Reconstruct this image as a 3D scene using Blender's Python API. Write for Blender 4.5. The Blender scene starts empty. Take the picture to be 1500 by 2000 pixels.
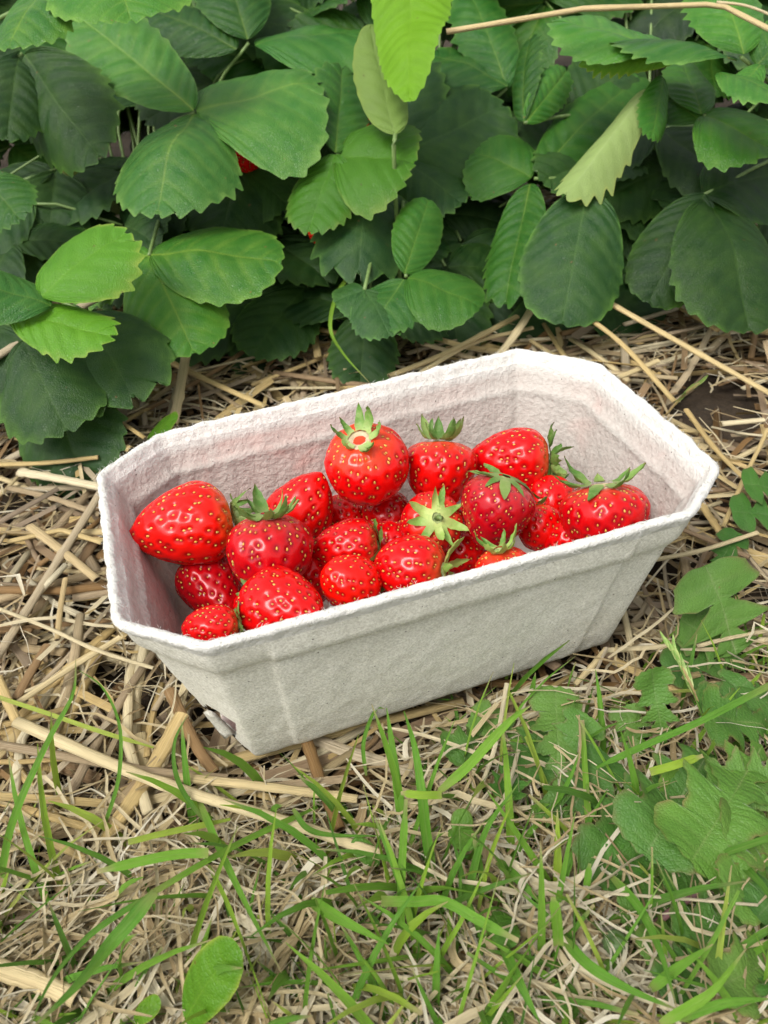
import bpy, math, random
import numpy as np
from mathutils import Matrix, Vector, noise as mnoise

sc = bpy.context.scene
COL = sc.collection
RS = np.random.RandomState(7)
random.seed(7)

# ------------------------------------------------------------------ camera, sky, sun, exposure
FPX, CAM_H, PITCH, ROLL = 1649.94, 0.2421, 0.6562, -0.0727
cp, sp, cr, sr = math.cos(PITCH), math.sin(PITCH), math.cos(ROLL), math.sin(ROLL)
R0, U0, FW = np.array([1., 0, 0]), np.array([0, sp, cp]), np.array([0, cp, -sp])
CR, CU = cr*R0 + sr*U0, -sr*R0 + cr*U0
CAM = np.array([0, 0, CAM_H])

cam_data = bpy.data.cameras.new('camera')
cam = bpy.data.objects.new('camera', cam_data)
COL.objects.link(cam)
M = Matrix(((CR[0], CU[0], -FW[0], 0), (CR[1], CU[1], -FW[1], 0), (CR[2], CU[2], -FW[2], CAM_H), (0, 0, 0, 1)))
cam.matrix_world = M
cam_data.sensor_fit = 'VERTICAL'
cam_data.sensor_height = 36.0
cam_data.sensor_width = 27.0
cam_data.lens = FPX/2000*36
cam_data.clip_start = 0.01
cam_data.clip_end = 200
cam_data.dof.use_dof = True
cam_data.dof.focus_distance = 0.295
cam_data.dof.aperture_fstop = 25
sc.camera = cam

SUN_EL, SUN_AZ = math.radians(56), math.radians(-138)      # azimuth measured from +Y towards +X
world = bpy.data.worlds.new('World')
sc.world = world
world.use_nodes = True
wn = world.node_tree.nodes; wl = world.node_tree.links
bg = wn['Background']
sky = wn.new('ShaderNodeTexSky'); sky.sky_type = 'NISHITA'; sky.sun_disc = False
sky.sun_elevation = SUN_EL; sky.sun_rotation = SUN_AZ
sky.air_density = 1.0; sky.dust_density = 3.0; sky.ozone_density = 1.0
hs = wn.new('ShaderNodeHueSaturation'); hs.inputs['Saturation'].default_value = 0.14   # an overcast, nearly white sky
wl.new(sky.outputs[0], hs.inputs['Color']); wl.new(hs.outputs[0], bg.inputs['Color'])
bg.inputs['Strength'].default_value = 0.15

sd = bpy.data.lights.new('sun', 'SUN'); sd.energy = 1.5; sd.angle = math.radians(26); sd.color = (1.0, 0.965, 0.91)
sun = bpy.data.objects.new('sun', sd); COL.objects.link(sun)
sv = Vector((math.sin(SUN_AZ)*math.cos(SUN_EL), math.cos(SUN_AZ)*math.cos(SUN_EL), math.sin(SUN_EL)))
sun.rotation_euler = sv.to_track_quat('Z', 'Y').to_euler(); sun.location = (0, 0, 3)

sc.view_settings.view_transform = 'Standard'
sc.view_settings.look = 'None'
sc.view_settings.exposure = 0.62
sc.view_settings.gamma = 1.0
sc.view_settings.use_curve_mapping = False
sc.render.engine = 'CYCLES'
sc.cycles.max_bounces = 8
sc.cycles.use_denoising = True

# ------------------------------------------------------------------ geometry helpers
def nrm(v):
    v = np.asarray(v, float)
    return v/np.maximum(np.linalg.norm(v, axis=-1, keepdims=True), 1e-12)

def ray(x, y):
    return FW + CR*(x-750)/FPX - CU*(y-1000)/FPX

def at_depth(x, y, d):
    return CAM + ray(x, y)*d

def at_z(x, y, z=0.0):
    r = ray(x, y)
    return CAM + r*((z-CAM_H)/r[2])

def to_px(P):
    P = np.asarray(P, float) - CAM
    d = P @ FW
    return 750 + (P @ CR)/d*FPX, 1000 - (P @ CU)/d*FPX, d

def hash3(V, s=1.0, seed=0):
    o = Vector((seed*3.1, seed*1.7, seed*2.3))
    return np.array([mnoise.noise(Vector(v)*s + o) for v in V])

def mesh_np(name, V, faces, mat=None, attrs=None, smooth=True):
    """faces: list of integer arrays (n,k)"""
    me = bpy.data.meshes.new(name)
    V = np.ascontiguousarray(V, dtype=np.float32)
    me.vertices.add(len(V)); me.vertices.foreach_set('co', V.ravel())
    faces = [np.asarray(f, np.int32) for f in faces if len(f)]
    loops = np.concatenate([f.ravel() for f in faces])
    tot = np.concatenate([np.full(len(f), f.shape[1], np.int32) for f in faces])
    start = np.concatenate([[0], np.cumsum(tot)[:-1]]).astype(np.int32)
    me.loops.add(len(loops)); me.loops.foreach_set('vertex_index', loops)
    me.polygons.add(len(tot)); me.polygons.foreach_set('loop_start', start)
    if smooth:
        me.polygons.foreach_set('use_smooth', np.ones(len(tot), bool))
    for k, a in (attrs or {}).items():
        a = np.ascontiguousarray(a, dtype=np.float32)
        if a.ndim == 1:
            me.attributes.new(k, 'FLOAT', 'POINT').data.foreach_set('value', a)
        else:
            me.attributes.new(k, 'FLOAT_VECTOR', 'POINT').data.foreach_set('vector', a.ravel())
    me.update(calc_edges=True)
    me.validate()
    if mat: me.materials.append(mat)
    return me

def tag(o, label=None, cat=None, group=None, kind=None):
    if label: o['label'] = label
    if cat: o['category'] = cat
    if group: o['group'] = group
    if kind: o['kind'] = kind
    return o

def link(name, me, parent=None, loc=(0, 0, 0)):
    o = bpy.data.objects.new(name, me)
    COL.objects.link(o)
    o.location = loc
    if parent: o.parent = parent
    return o

def empty(name, loc, label, cat, group=None):
    o = link(name, None, None, loc)
    o.empty_display_size = 0.01
    return tag(o, label, cat, group)

def grid_faces(n, m, wrap=False, off=0):
    i = np.arange(n-1)[:, None]; j = np.arange(m if wrap else m-1)[None, :]
    a = i*m + j; b = i*m + (j+1) % m
    return np.stack([a, b, b+m, a+m], -1).reshape(-1, 4) + off

def curve_pts(P, n):
    """smooth resample of polyline control points (Catmull-Rom)"""
    P = np.asarray(P, float)
    if len(P) == 2:
        t = np.linspace(0, 1, n)[:, None]
        return P[0]*(1-t) + P[1]*t
    Q = np.vstack([2*P[0]-P[1], P, 2*P[-1]-P[-2]])
    k = len(P)-1
    ts = np.linspace(0, k, n); out = []
    for t in ts:
        i = min(int(t), k-1); u = t-i
        a, b, c, d = Q[i:i+4]
        out.append(.5*((2*b)+(c-a)*u+(2*a-5*b+4*c-d)*u*u+(-a+3*b-3*c+d)*u**3))
    return np.array(out)

def tubes(P, rad, K=6, flat=1.0, ids=None, hollow=False):
    """P (N,M,3) centre lines, rad (N,M); returns V, faces, sc attr (angle, metres along, id)"""
    P = np.asarray(P, float); rad = np.asarray(rad, float)
    if P.ndim == 2: P = P[None]; rad = rad[None]
    N, Mm, _ = P.shape
    T = nrm(np.gradient(P, axis=1))
    up = np.zeros_like(T); up[..., 2] = 1
    par = np.abs(T[..., 2]) > .95
    up[par] = [0, 1, 0]
    S = nrm(np.cross(T, up)); U = np.cross(S, T)
    a = np.linspace(0, 2*np.pi, K, endpoint=False)
    fl = np.broadcast_to(np.asarray(flat, float), (N,))[:, None, None, None]
    ring = (np.cos(a)[None, None, :, None]*S[:, :, None, :] + fl*np.sin(a)[None, None, :, None]*U[:, :, None, :])
    V = P[:, :, None, :] + rad[:, :, None, None]*ring
    along = np.concatenate([np.zeros((N, 1)), np.cumsum(np.linalg.norm(np.diff(P, axis=1), axis=2), 1)], 1)
    ids = np.arange(N)*.37 % 1 if ids is None else np.asarray(ids, float)
    sca = np.zeros((N, Mm, K, 3))
    sca[..., 0] = (a/(2*np.pi))[None, None, :]
    sca[..., 1] = along[:, :, None]
    sca[..., 2] = ids[:, None, None]
    g = grid_faces(Mm, K, True)
    F = (g[None, :, ::-1] + (np.arange(N)*Mm*K)[:, None, None]).reshape(-1, 4)
    base = (np.arange(N)*Mm*K)[:, None]
    caps = []
    if not hollow:
        caps = [np.concatenate([base + np.arange(K), base + (Mm-1)*K + np.arange(K)[::-1]])]
    return V.reshape(-1, 3), [F] + caps, sca.reshape(-1, 3)

def blades(P, wid, fold=.25, ids=None, side=None):
    """grass blades: P (N,M,3), wid (N,M); V-folded strips, 3 verts per section"""
    P = np.asarray(P, float); wid = np.asarray(wid, float)
    if P.ndim == 2: P = P[None]; wid = wid[None]
    N, Mm, _ = P.shape
    T = nrm(np.gradient(P, axis=1))
    if side is None:
        view = nrm(CAM - P)
        side = np.cross(T, view)
    S = nrm(side); Nn = np.cross(S, T)
    V = np.stack([P - S*wid[..., None]*.5 + Nn*(wid*fold)[..., None], P, P + S*wid[..., None]*.5 + Nn*(wid*fold)[..., None]], 2)
    along = np.linspace(0, 1, Mm)
    ids = np.arange(N)*.37 % 1 if ids is None else np.asarray(ids, float)
    a = np.zeros((N, Mm, 3, 3))
    a[..., 0] = np.array([-1, 0, 1])[None, None, :]
    a[..., 1] = along[None, :, None]
    a[..., 2] = ids[:, None, None]
    g = grid_faces(Mm, 3)
    F = (g[None] + (np.arange(N)*Mm*3)[:, None, None]).reshape(-1, 4)
    return V.reshape(-1, 3), [F], a.reshape(-1, 3)

# ------------------------------------------------------------------ material helpers
class NT:
    def __init__(s, name):
        s.m = bpy.data.materials.new(name); s.m.use_nodes = True
        s.n = s.m.node_tree.nodes; s.l = s.m.node_tree.links
        s.b = s.n['Principled BSDF']; s.out = s.n['Material Output']
    def node(s, t, **kw):
        x = s.n.new(t)
        for k, v in kw.items():
            if k.startswith('_'): setattr(x, k[1:], v)
        return x
    def put(s, sock, v):
        if isinstance(v, bpy.types.NodeSocket): s.l.new(v, sock)
        elif isinstance(v, (tuple, list)) and len(v) == 3 and sock.type == 'RGBA': sock.default_value = (*v, 1)
        else: sock.default_value = v
    def attr(s, name, out='Fac'):
        x = s.n.new('ShaderNodeAttribute'); x.attribute_name = name
        return x.outputs[out]
    def noise(s, vec, scale, detail=3, rough=.55, out=0, dist=0):
        x = s.n.new('ShaderNodeTexNoise')
        if vec is not None: s.l.new(vec, x.inputs['Vector'])
        x.inputs['Scale'].default_value = scale; x.inputs['Detail'].default_value = detail
        x.inputs['Roughness'].default_value = rough; x.inputs['Distortion'].default_value = dist
        return x.outputs[out]
    def vor(s, vec, scale, feature='F1', out=0):
        x = s.n.new('ShaderNodeTexVoronoi'); x.feature = feature
        if vec is not None: s.l.new(vec, x.inputs['Vector'])
        x.inputs['Scale'].default_value = scale
        return x.outputs[out]
    def math(s, op, a, b=0.5, c=None):
        x = s.n.new('ShaderNodeMath'); x.operation = op
        s.put(x.inputs[0], a); s.put(x.inputs[1], b)
        if c is not None: s.put(x.inputs[2], c)
        return x.outputs[0]
    def vmath(s, op, a, b):
        x = s.n.new('ShaderNodeVectorMath'); x.operation = op
        s.put(x.inputs[0], a); s.put(x.inputs[1], b)
        return x.outputs[0]
    def ramp(s, fac, stops, interp='LINEAR'):
        x = s.n.new('ShaderNodeValToRGB'); s.l.new(fac, x.inputs[0])
        x.color_ramp.interpolation = interp
        e = x.color_ramp.elements
        while len(e) < len(stops): e.new(.5)
        for el, (p, c) in zip(e, stops):
            el.position = p
            el.color = (*c, 1) if isinstance(c, (tuple, list)) else (c, c, c, 1)
        return x.outputs[0]
    def mix(s, fac, a, b, mode='MIX'):
        x = s.n.new('ShaderNodeMix'); x.data_type = 'RGBA'; x.blend_type = mode
        s.put(x.inputs['Factor'], fac)
        s.put(x.inputs[6], a); s.put(x.inputs[7], b)
        return x.outputs[2]
    def mapr(s, v, a, b, c=0, d=1):
        x = s.n.new('ShaderNodeMapRange')
        s.put(x.inputs[0], v)
        for i, q in enumerate((a, b, c, d)): x.inputs[i+1].default_value = q
        return x.outputs[0]
    def obj(s): return s.n.new('ShaderNodeTexCoord').outputs['Object']
    def pos(s): return s.n.new('ShaderNodeNewGeometry').outputs['Position']
    def bump(s, h, strength=.3, dist=.001, normal=None):
        x = s.n.new('ShaderNodeBump'); s.put(x.inputs['Height'], h)
        x.inputs['Strength'].default_value = strength; x.inputs['Distance'].default_value = dist
        if normal is not None: s.l.new(normal, x.inputs['Normal'])
        return x.outputs[0]
    def set(s, **kw):
        for k, v in kw.items(): s.put(s.b.inputs[k.replace('_', ' ')], v)
        return s.m
    def translucent(s, color, fac, normal=None):
        t = s.n.new('ShaderNodeBsdfTranslucent'); s.put(t.inputs['Color'], color)
        if normal is not None: s.l.new(normal, t.inputs['Normal'])
        mx = s.n.new('ShaderNodeMixShader'); s.put(mx.inputs[0], fac)
        s.l.new(s.b.outputs[0], mx.inputs[1]); s.l.new(t.outputs[0], mx.inputs[2])
        s.l.new(mx.outputs[0], s.out.inputs['Surface'])

def mat_soil():
    t = NT('soil'); p = t.pos()
    n = t.noise(p, 60, 6, .65); n2 = t.noise(p, 400, 4, .7)
    c = t.ramp(n, [(.3, (.020, .012, .005)), (.55, (.048, .030, .014)), (.8, (.095, .062, .032))])
    c = t.mix(t.mapr(n2, .35, .7), c, (.065, .043, .022))
    nb = t.bump(n2, .8, .004, t.bump(n, .8, .012))
    return t.set(Base_Color=c, Roughness=.95, Normal=nb)

def mat_straw():
    t = NT('straw'); a = t.attr('sc', 'Vector')
    sep = t.n.new('ShaderNodeSeparateXYZ'); t.l.new(a, sep.inputs[0])
    ang, al, idn = sep.outputs
    ca = t.math('COSINE', t.math('MULTIPLY', ang, 6.2832)); sa = t.math('SINE', t.math('MULTIPLY', ang, 6.2832))
    cmb = t.n.new('ShaderNodeCombineXYZ')
    t.l.new(t.math('MULTIPLY_ADD', idn, 91.0, t.math('MULTIPLY', ca, 5.0)), cmb.inputs[0])
    t.l.new(t.math('MULTIPLY', sa, 5.0), cmb.inputs[1]); t.l.new(t.math('MULTIPLY', al, 28.0), cmb.inputs[2])
    streak = t.noise(cmb.outputs[0], 1.0, 5, .7)
    base = t.ramp(idn, [(0, (.14, .075, .030)), (.12, (.27, .155, .055)), (.3, (.32, .245, .165)), (.42, (.43, .32, .17)), (.52, (.50, .42, .29)),
                        (.6, (.57, .41, .17)), (.75, (.60, .45, .20)), (.88, (.67, .55, .31)), (1, (.74, .65, .44))])
    c = t.mix(t.mapr(streak, .32, .50), t.mix(.45, base, (.14, .075, .03)), base)
    c = t.mix(t.mapr(streak, .58, .78, 0, .55), c, (.70, .61, .44))
    # dark mildew specks
    cm2 = t.n.new('ShaderNodeCombineXYZ')
    t.l.new(t.math('MULTIPLY_ADD', idn, 57.0, t.math('MULTIPLY', ca, 1.1)), cm2.inputs[0])
    t.l.new(t.math('MULTIPLY', sa, 1.1), cm2.inputs[1]); t.l.new(t.math('MULTIPLY', al, 260.0), cm2.inputs[2])
    sp_ = t.noise(cm2.outputs[0], 1.0, 3, .7)
    c = t.mix(t.mapr(sp_, .66, .78, 0, .6), c, (.10, .065, .035))
    nb = t.bump(streak, .9, .0009)
    return t.set(Base_Color=c, Roughness=t.mapr(streak, .3, .7, .62, .42), Normal=nb, **{'Specular_IOR_Level': .35})

def mat_leaf(name, stops, under, trans, vein, rough=.42, sheen=0.0, edge=(.09, .19, .03), retic=1.0):
    """stops: colour ramp over an object-tied random; attributes: vein (0-1), edge (0-1)"""
    t = NT(name)
    oi = t.n.new('ShaderNodeObjectInfo')
    p = t.obj()
    base = t.ramp(oi.outputs['Random'], stops)
    n = t.noise(p, 90, 4, .6)
    base = t.mix(t.mapr(n, .3, .75, 0, .45), base, t.mix(.5, base, (.10, .15, .02)))
    fine = t.vor(p, 900, 'DISTANCE_TO_EDGE')
    c = t.mix(t.math('MULTIPLY', t.attr('vein'), .75), base, vein)
    c = t.mix(t.math('MULTIPLY', t.attr('edge'), t.mapr(n, .35, .6, .2, .8)), c, edge)
    hsv = t.n.new('ShaderNodeHueSaturation'); t.l.new(c, hsv.inputs['Color'])
    t.l.new(t.mapr(n, .3, .7, .88, 1.12), hsv.inputs['Value'])
    blem = t.noise(p, 260, 2, .5)
    c = t.mix(t.mapr(blem, .74, .78, 0, .7), hsv.outputs[0], (.14, .075, .03))
    tint = t.mix(1.0, c, oi.outputs['Color'], 'MULTIPLY')
    geo = t.n.new('ShaderNodeNewGeometry')
    c = t.mix(geo.outputs['Backfacing'], tint, t.mix(.8, tint, under))
    nb = t.bump(t.mapr(fine, 0, .25), .32*retic, .0006, t.bump(n, .35, .002))
    t.set(Base_Color=c, Roughness=t.mapr(n, .3, .7, rough-.08, rough+.06), Normal=nb, **{'Specular_IOR_Level': .27})
    t.b.inputs['Sheen Weight'].default_value = sheen
    t.translucent(t.mix(.5, c, (.20, .34, .02)), trans)
    return t.m

def mat_grass(name, ramp, dry=(.52, .42, .22), trans=.28, rib=(.32, .42, .09), mid=(.28, .36, .12), foot=(.36, .34, .12)):
    t = NT(name); a = t.attr('sc', 'Vector')
    sep = t.n.new('ShaderNodeSeparateXYZ'); t.l.new(a, sep.inputs[0])
    x, al, idn = sep.outputs
    cmb = t.n.new('ShaderNodeCombineXYZ')
    t.l.new(t.math('MULTIPLY_ADD', idn, 71.0, t.math('MULTIPLY', x, 7.0)), cmb.inputs[0])
    t.l.new(t.math('MULTIPLY', al, 2.5), cmb.inputs[1])
    st = t.noise(cmb.outputs[0], 1.0, 4, .65)
    c = t.ramp(idn, ramp)
    c = t.mix(t.mapr(st, .35, .65, 0, .8), c, t.mix(.45, c, rib))
    c = t.mix(t.math('SUBTRACT', .28, t.math('MULTIPLY', t.math('ABSOLUTE', x), 2.0)), c, mid)
    # browning at the cut tip and at the foot
    tip = t.math('MULTIPLY', t.mapr(al, .86, 1.0), t.mapr(t.math('FRACT', t.math('MULTIPLY', idn, 17.0)), .35, .6))
    c = t.mix(tip, c, dry)
    c = t.mix(t.mapr(al, .16, .0, 0, .55), c, foot)
    t.set(Base_Color=c, Roughness=.5, Normal=t.bump(st, .8, .0008), **{'Specular_IOR_Level': .3})
    t.translucent(t.mix(.5, c, tuple(.8*v for v in rib)), trans)
    return t.m

def mat_flesh():
    t = NT('strawberry_flesh'); p = t.obj()
    oi = t.n.new('ShaderNodeObjectInfo')
    u = t.attr('ax'); dim = t.attr('dim')
    n = t.noise(p, 70, 3, .5); n2 = t.noise(p, 900, 2, .5)
    base = t.ramp(oi.outputs['Random'], [(0, (.62, .0015, .004)), (.5, (.76, .002, .003)), (1, (.84, .004, .002))])
    c = t.mix(t.mapr(n, .35, .75, 0, .5), base, (.84, .008, .002))
    c = t.mix(t.math('MULTIPLY', dim, .85), c, (.30, .002, .005))
    # pale shoulder close to the calyx
    sh = t.math('MULTIPLY', t.mapr(u, .20, .04), t.mapr(n, .3, .6, .35, 1))
    c = t.mix(t.math('MULTIPLY', sh, .55), c, (.80, .13, .04))
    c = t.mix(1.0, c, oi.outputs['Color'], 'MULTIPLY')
    t.set(Base_Color=c, Roughness=.27, Normal=t.bump(n2, .05, .0004), **{'Specular_IOR_Level': .12})
    t.b.inputs['Subsurface Weight'].default_value = .18
    t.b.inputs['Subsurface Radius'].default_value = (1, .12, .06)
    t.b.inputs['Subsurface Scale'].default_value = .002
    t.b.inputs['Coat Weight'].default_value = .50
    t.b.inputs['Coat Roughness'].default_value = .19
    return t.m

def mat_seed():
    t = NT('strawberry_seed'); r = t.attr('rnd')
    c = t.ramp(r, [(0, (.50, .17, .02)), (.35, (.64, .34, .04)), (.8, (.74, .46, .09)), (1, (.46, .34, .06))])
    return t.set(Base_Color=c, Roughness=.35)

def mat_sepal(name='sepal'):
    t = NT(name); a = t.attr('sc', 'Vector')
    sep = t.n.new('ShaderNodeSeparateXYZ'); t.l.new(a, sep.inputs[0])
    x, al, idn = sep.outputs
    oi = t.n.new('ShaderNodeObjectInfo')
    st = t.noise(t.obj(), 600, 3, .6)
    c = t.ramp(oi.outputs['Random'], [(0, (.065, .17, .020)), (.5, (.12, .25, .04)), (1, (.23, .34, .08))])
    c = t.mix(t.mapr(al, .45, 0, 0, .7), c, (.36, .44, .15))
    c = t.mix(t.mapr(st, .45, .7, 0, .5), c, t.mix(.5, c, (.40, .42, .18)))
    c = t.mix(t.mapr(al, .9, 1, 0, .6), c, (.25, .14, .06))
    c = t.mix(1.0, c, oi.outputs['Color'], 'MULTIPLY')
    t.set(Base_Color=c, Roughness=.6, Normal=t.bump(st, .4, .0006))
    t.translucent(c, .2)
    return t.m

def mat_pulp(inside):
    t = NT('pulp_inside' if inside else 'pulp_outside'); p = t.obj()
    st = t.attr('stain')
    lump = t.noise(p, 520, 2, .5); felt = t.noise(p, 1500, 4, .7); big = t.noise(p, 38, 3, .5)
    speck = t.vor(p, 260); 
    if inside:
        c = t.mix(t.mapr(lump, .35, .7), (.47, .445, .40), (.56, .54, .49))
        pk = t.math('MULTIPLY', st, t.mapr(big, .30, .60, .25, 1))
        c = t.mix(t.math('MULTIPLY', pk, .85), c, (.54, .41, .365))
        c = t.mix(t.math('MULTIPLY', t.mapr(t.noise(p, 45, 2, .5, dist=.6), .60, .70), t.math('MULTIPLY', st, .55)), c, (.64, .39, .34))
        nb = t.bump(felt, .5, .0007, t.bump(lump, .55, .0016))
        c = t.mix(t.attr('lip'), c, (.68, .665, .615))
    else:
        c = t.mix(t.mapr(big, .3, .7), (.76, .74, .64), (.83, .81, .71))
        c = t.mix(t.mapr(t.noise(p, 1150, 3, .6), .36, .64, .75, 0), c, t.mix(1.0, c, (.66, .65, .62), 'MULTIPLY'))
        # imprint of the wire screen the pulp was drawn onto
        w1 = t.n.new('ShaderNodeTexWave'); w1.bands_direction = 'DIAGONAL'; w1.inputs['Scale'].default_value = 420; w1.inputs['Distortion'].default_value = 1.5
        t.l.new(p, w1.inputs['Vector'])
        lum = t.noise(p, 240, 4, .65)
        nb = t.bump(w1.outputs['Fac'], .22, .0006, t.bump(felt, .55, .0007, t.bump(lum, .35, .0013)))
    sk = t.math('MULTIPLY', t.math('LESS_THAN', speck, .085), t.math('GREATER_THAN', t.noise(p, 170, 1, .5), .52))
    c = t.mix(t.math('MULTIPLY', sk, .75), c, (.12, .10, .085))
    return t.set(Base_Color=c, Roughness=.92, Normal=nb, **{'Specular_IOR_Level': .2})

def mat_simple(name, col, rough=.6, var=.25, scale=300):
    t = NT(name); p = t.obj()
    n = t.noise(p, scale, 4, .6)
    c = t.mix(t.mapr(n, .3, .7), tuple(x*(1-var) for x in col), tuple(min(1, x*(1+var)) for x in col))
    return t.set(Base_Color=c, Roughness=rough, Normal=t.bump(n, .3, .001))

SOIL = mat_soil(); STRAW = mat_straw(); FLESH = mat_flesh(); SEED = mat_seed(); SEPAL = mat_sepal()
PULP_IN, PULP_OUT = mat_pulp(True), mat_pulp(False)
G = lambda k, *c: tuple(k*x for x in c)
LEAF = mat_leaf('strawberry_leaf', [(0, (.013, .074, .009)), (.5, (.021, .104, .011)), (1, (.031, .132, .012))],
                (.20, .30, .12), .15, (.24, .34, .05), rough=.36)
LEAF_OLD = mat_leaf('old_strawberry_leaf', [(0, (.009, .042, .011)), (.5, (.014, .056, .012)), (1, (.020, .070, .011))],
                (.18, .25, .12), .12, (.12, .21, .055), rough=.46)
LEAF_YOUNG = mat_leaf('young_strawberry_leaf', [(0, (.085, .26, .018)), (.5, (.110, .31, .018)), (1, (.135, .34, .022))],
                (.26, .36, .10), .28, (.26, .46, .06), rough=.40, edge=(.32, .42, .07))
LEAF_PALE = mat_leaf('pale_leaf_underside', [(0, (.32, .44, .14)), (1, (.36, .48, .16))],
                (.06, .14, .03), .25, (.40, .48, .24), rough=.6, edge=(.40, .46, .12))
LEAF_LIME = mat_leaf('lime_leaf', [(0, (.20, .46, .02)), (1, (.24, .50, .02))], (.25, .45, .06), .45, (.30, .52, .06), rough=.5, edge=(.26, .5, .05))
WEED = mat_leaf('weed_leaf', [(0, (.055, .155, .026)), (.5, (.085, .205, .034)), (1, (.12, .245, .045))],
                (.18, .25, .12), .18, (.30, .34, .17), rough=.5, edge=(.15, .11, .05))
STEM = mat_simple('green_stem', (.14, .22, .06), .5)
REDSTEM = mat_simple('red_stem', (.21, .10, .10), .55)
GRASS = mat_grass('grass_blade', [(0, (.045, .19, .018)), (.35, (.095, .31, .022)), (.65, (.18, .40, .03)), (.85, (.32, .50, .035)), (1, (.48, .54, .11))])
HAY = mat_grass('dry_grass_blade', [(0, (.26, .17, .08)), (.14, (.44, .33, .17)), (.35, (.66, .53, .29)), (.65, (.78, .68, .45)), (1, (.86, .81, .65))], (.66, .58, .40), .15, (.60, .47, .26), (.70, .60, .40), (.52, .42, .24))

# ------------------------------------------------------------------ the punnet's outline (needed early: the litter keeps clear of it)
PH = 0.0748
RIM_PX = [(192, 925), (309, 848), (1011, 682), (1173, 712), (1405, 912), (1354, 1002), (399, 1266), (223, 1217)]
RIM = np.array([at_z(x, y, PH)[:2] for x, y in RIM_PX])
PC = np.array([.006, .2407]); YAW = .2774
AX = np.array([math.cos(YAW), math.sin(YAW)]); AY = np.array([-math.sin(YAW), math.cos(YAW)])
def bottom_outline():
    a, b, c1, c2 = .1-.0193, .0599-.0186, .0135, .0115
    loc = [(-a, b-c2), (-a+c1, b), (a-c1, b), (a, b-c2), (a, -b+c2), (a-c1, -b), (-a+c1, -b), (-a, -b+c2)]
    P = np.array([PC + AX*x + AY*y for x, y in loc])
    P[6] = at_z(498, 1494, 0)[:2]
    P[7] = at_z(418, 1420, 0)[:2]
    return P
BOT = bottom_outline()

def inside_punnet(P, margin=.002):
    """mask of points inside the solid outline of the punnet"""
    P = np.asarray(P, float)
    s = np.clip(P[..., 2]/PH, 0, 1)[..., None, None]
    poly = BOT*(1-s) + RIM*s
    A = poly; B = np.roll(poly, -1, axis=-2)
    e = B-A; q = P[..., None, :2]-A
    crs = e[..., 0]*q[..., 1]-e[..., 1]*q[..., 0]
    d = crs/np.linalg.norm(e, axis=-1)
    return np.all(d < margin, axis=-1) & (P[..., 2] > -.004)    # outline runs clockwise

# ------------------------------------------------------------------ soil: one sheet to the horizon, finer near the camera
def build_soil():
    g = np.sign(np.linspace(-1, 1, 141))*np.abs(np.linspace(-1, 1, 141))**3.2
    X, Y = np.meshgrid(g*40, g*40+.3, indexing='ij')
    V = np.stack([X, Y, np.full_like(X, -.018)], -1).reshape(-1, 3)
    near = np.hypot(V[:, 0], V[:, 1]-.3) < 2.0
    h = np.zeros(len(V))
    h[near] = hash3(V[near]*[1, 1, 0], 14)*.007 + hash3(V[near]*[1, 1, 0], 60, 3)*.004
    V[:, 2] += h - np.where(np.hypot(V[:, 0], V[:, 1]-.3) < 2, 0, .02)
    tag(link('ground', mesh_np('ground', V, [grid_faces(141, 141)], SOIL)), kind='structure')
build_soil()

# ------------------------------------------------------------------ straw litter
def green_weight(px, py):
    """how much of the ground at this picture spot is grass rather than straw"""
    r = np.clip((py - 1280)/160, 0, 1)*np.clip((px - 720)/260, 0, 1)
    b = np.clip((py - 1560)/240, 0, 1)
    rr = np.clip((px-1280)/100, 0, 1)*np.clip((py-1010)/200, 0, 1)*.7
    return np.maximum(np.maximum(r, b), rr)

def sample_ground(n):
    """even over the ground that could be seen, with a margin to the sides"""
    Y = -.02 + .88*RS.rand(n)
    half = .20 + .36*Y
    X = (RS.rand(n)*2-1)*half
    keep = RS.rand(n) < half/.5
    return X[keep], Y[keep]

def stalk_paths(X, Y, Z, ang, length, bend, tilt, M=4):
    t = np.linspace(-.5, .5, M)[None, :]
    d = np.stack([np.cos(ang), np.sin(ang)], -1)
    nrm2 = np.stack([-d[:, 1], d[:, 0]], -1)
    P = np.zeros((len(X), M, 3))
    P[..., :2] = np.stack([X, Y], -1)[:, None] + d[:, None]*(t*length[:, None])[..., None] + nrm2[:, None]*((t**2-.08)*4*(bend*length)[:, None])[..., None]
    P[..., 2] = Z[:, None] + t*(tilt*length)[:, None]
    return P

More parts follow.
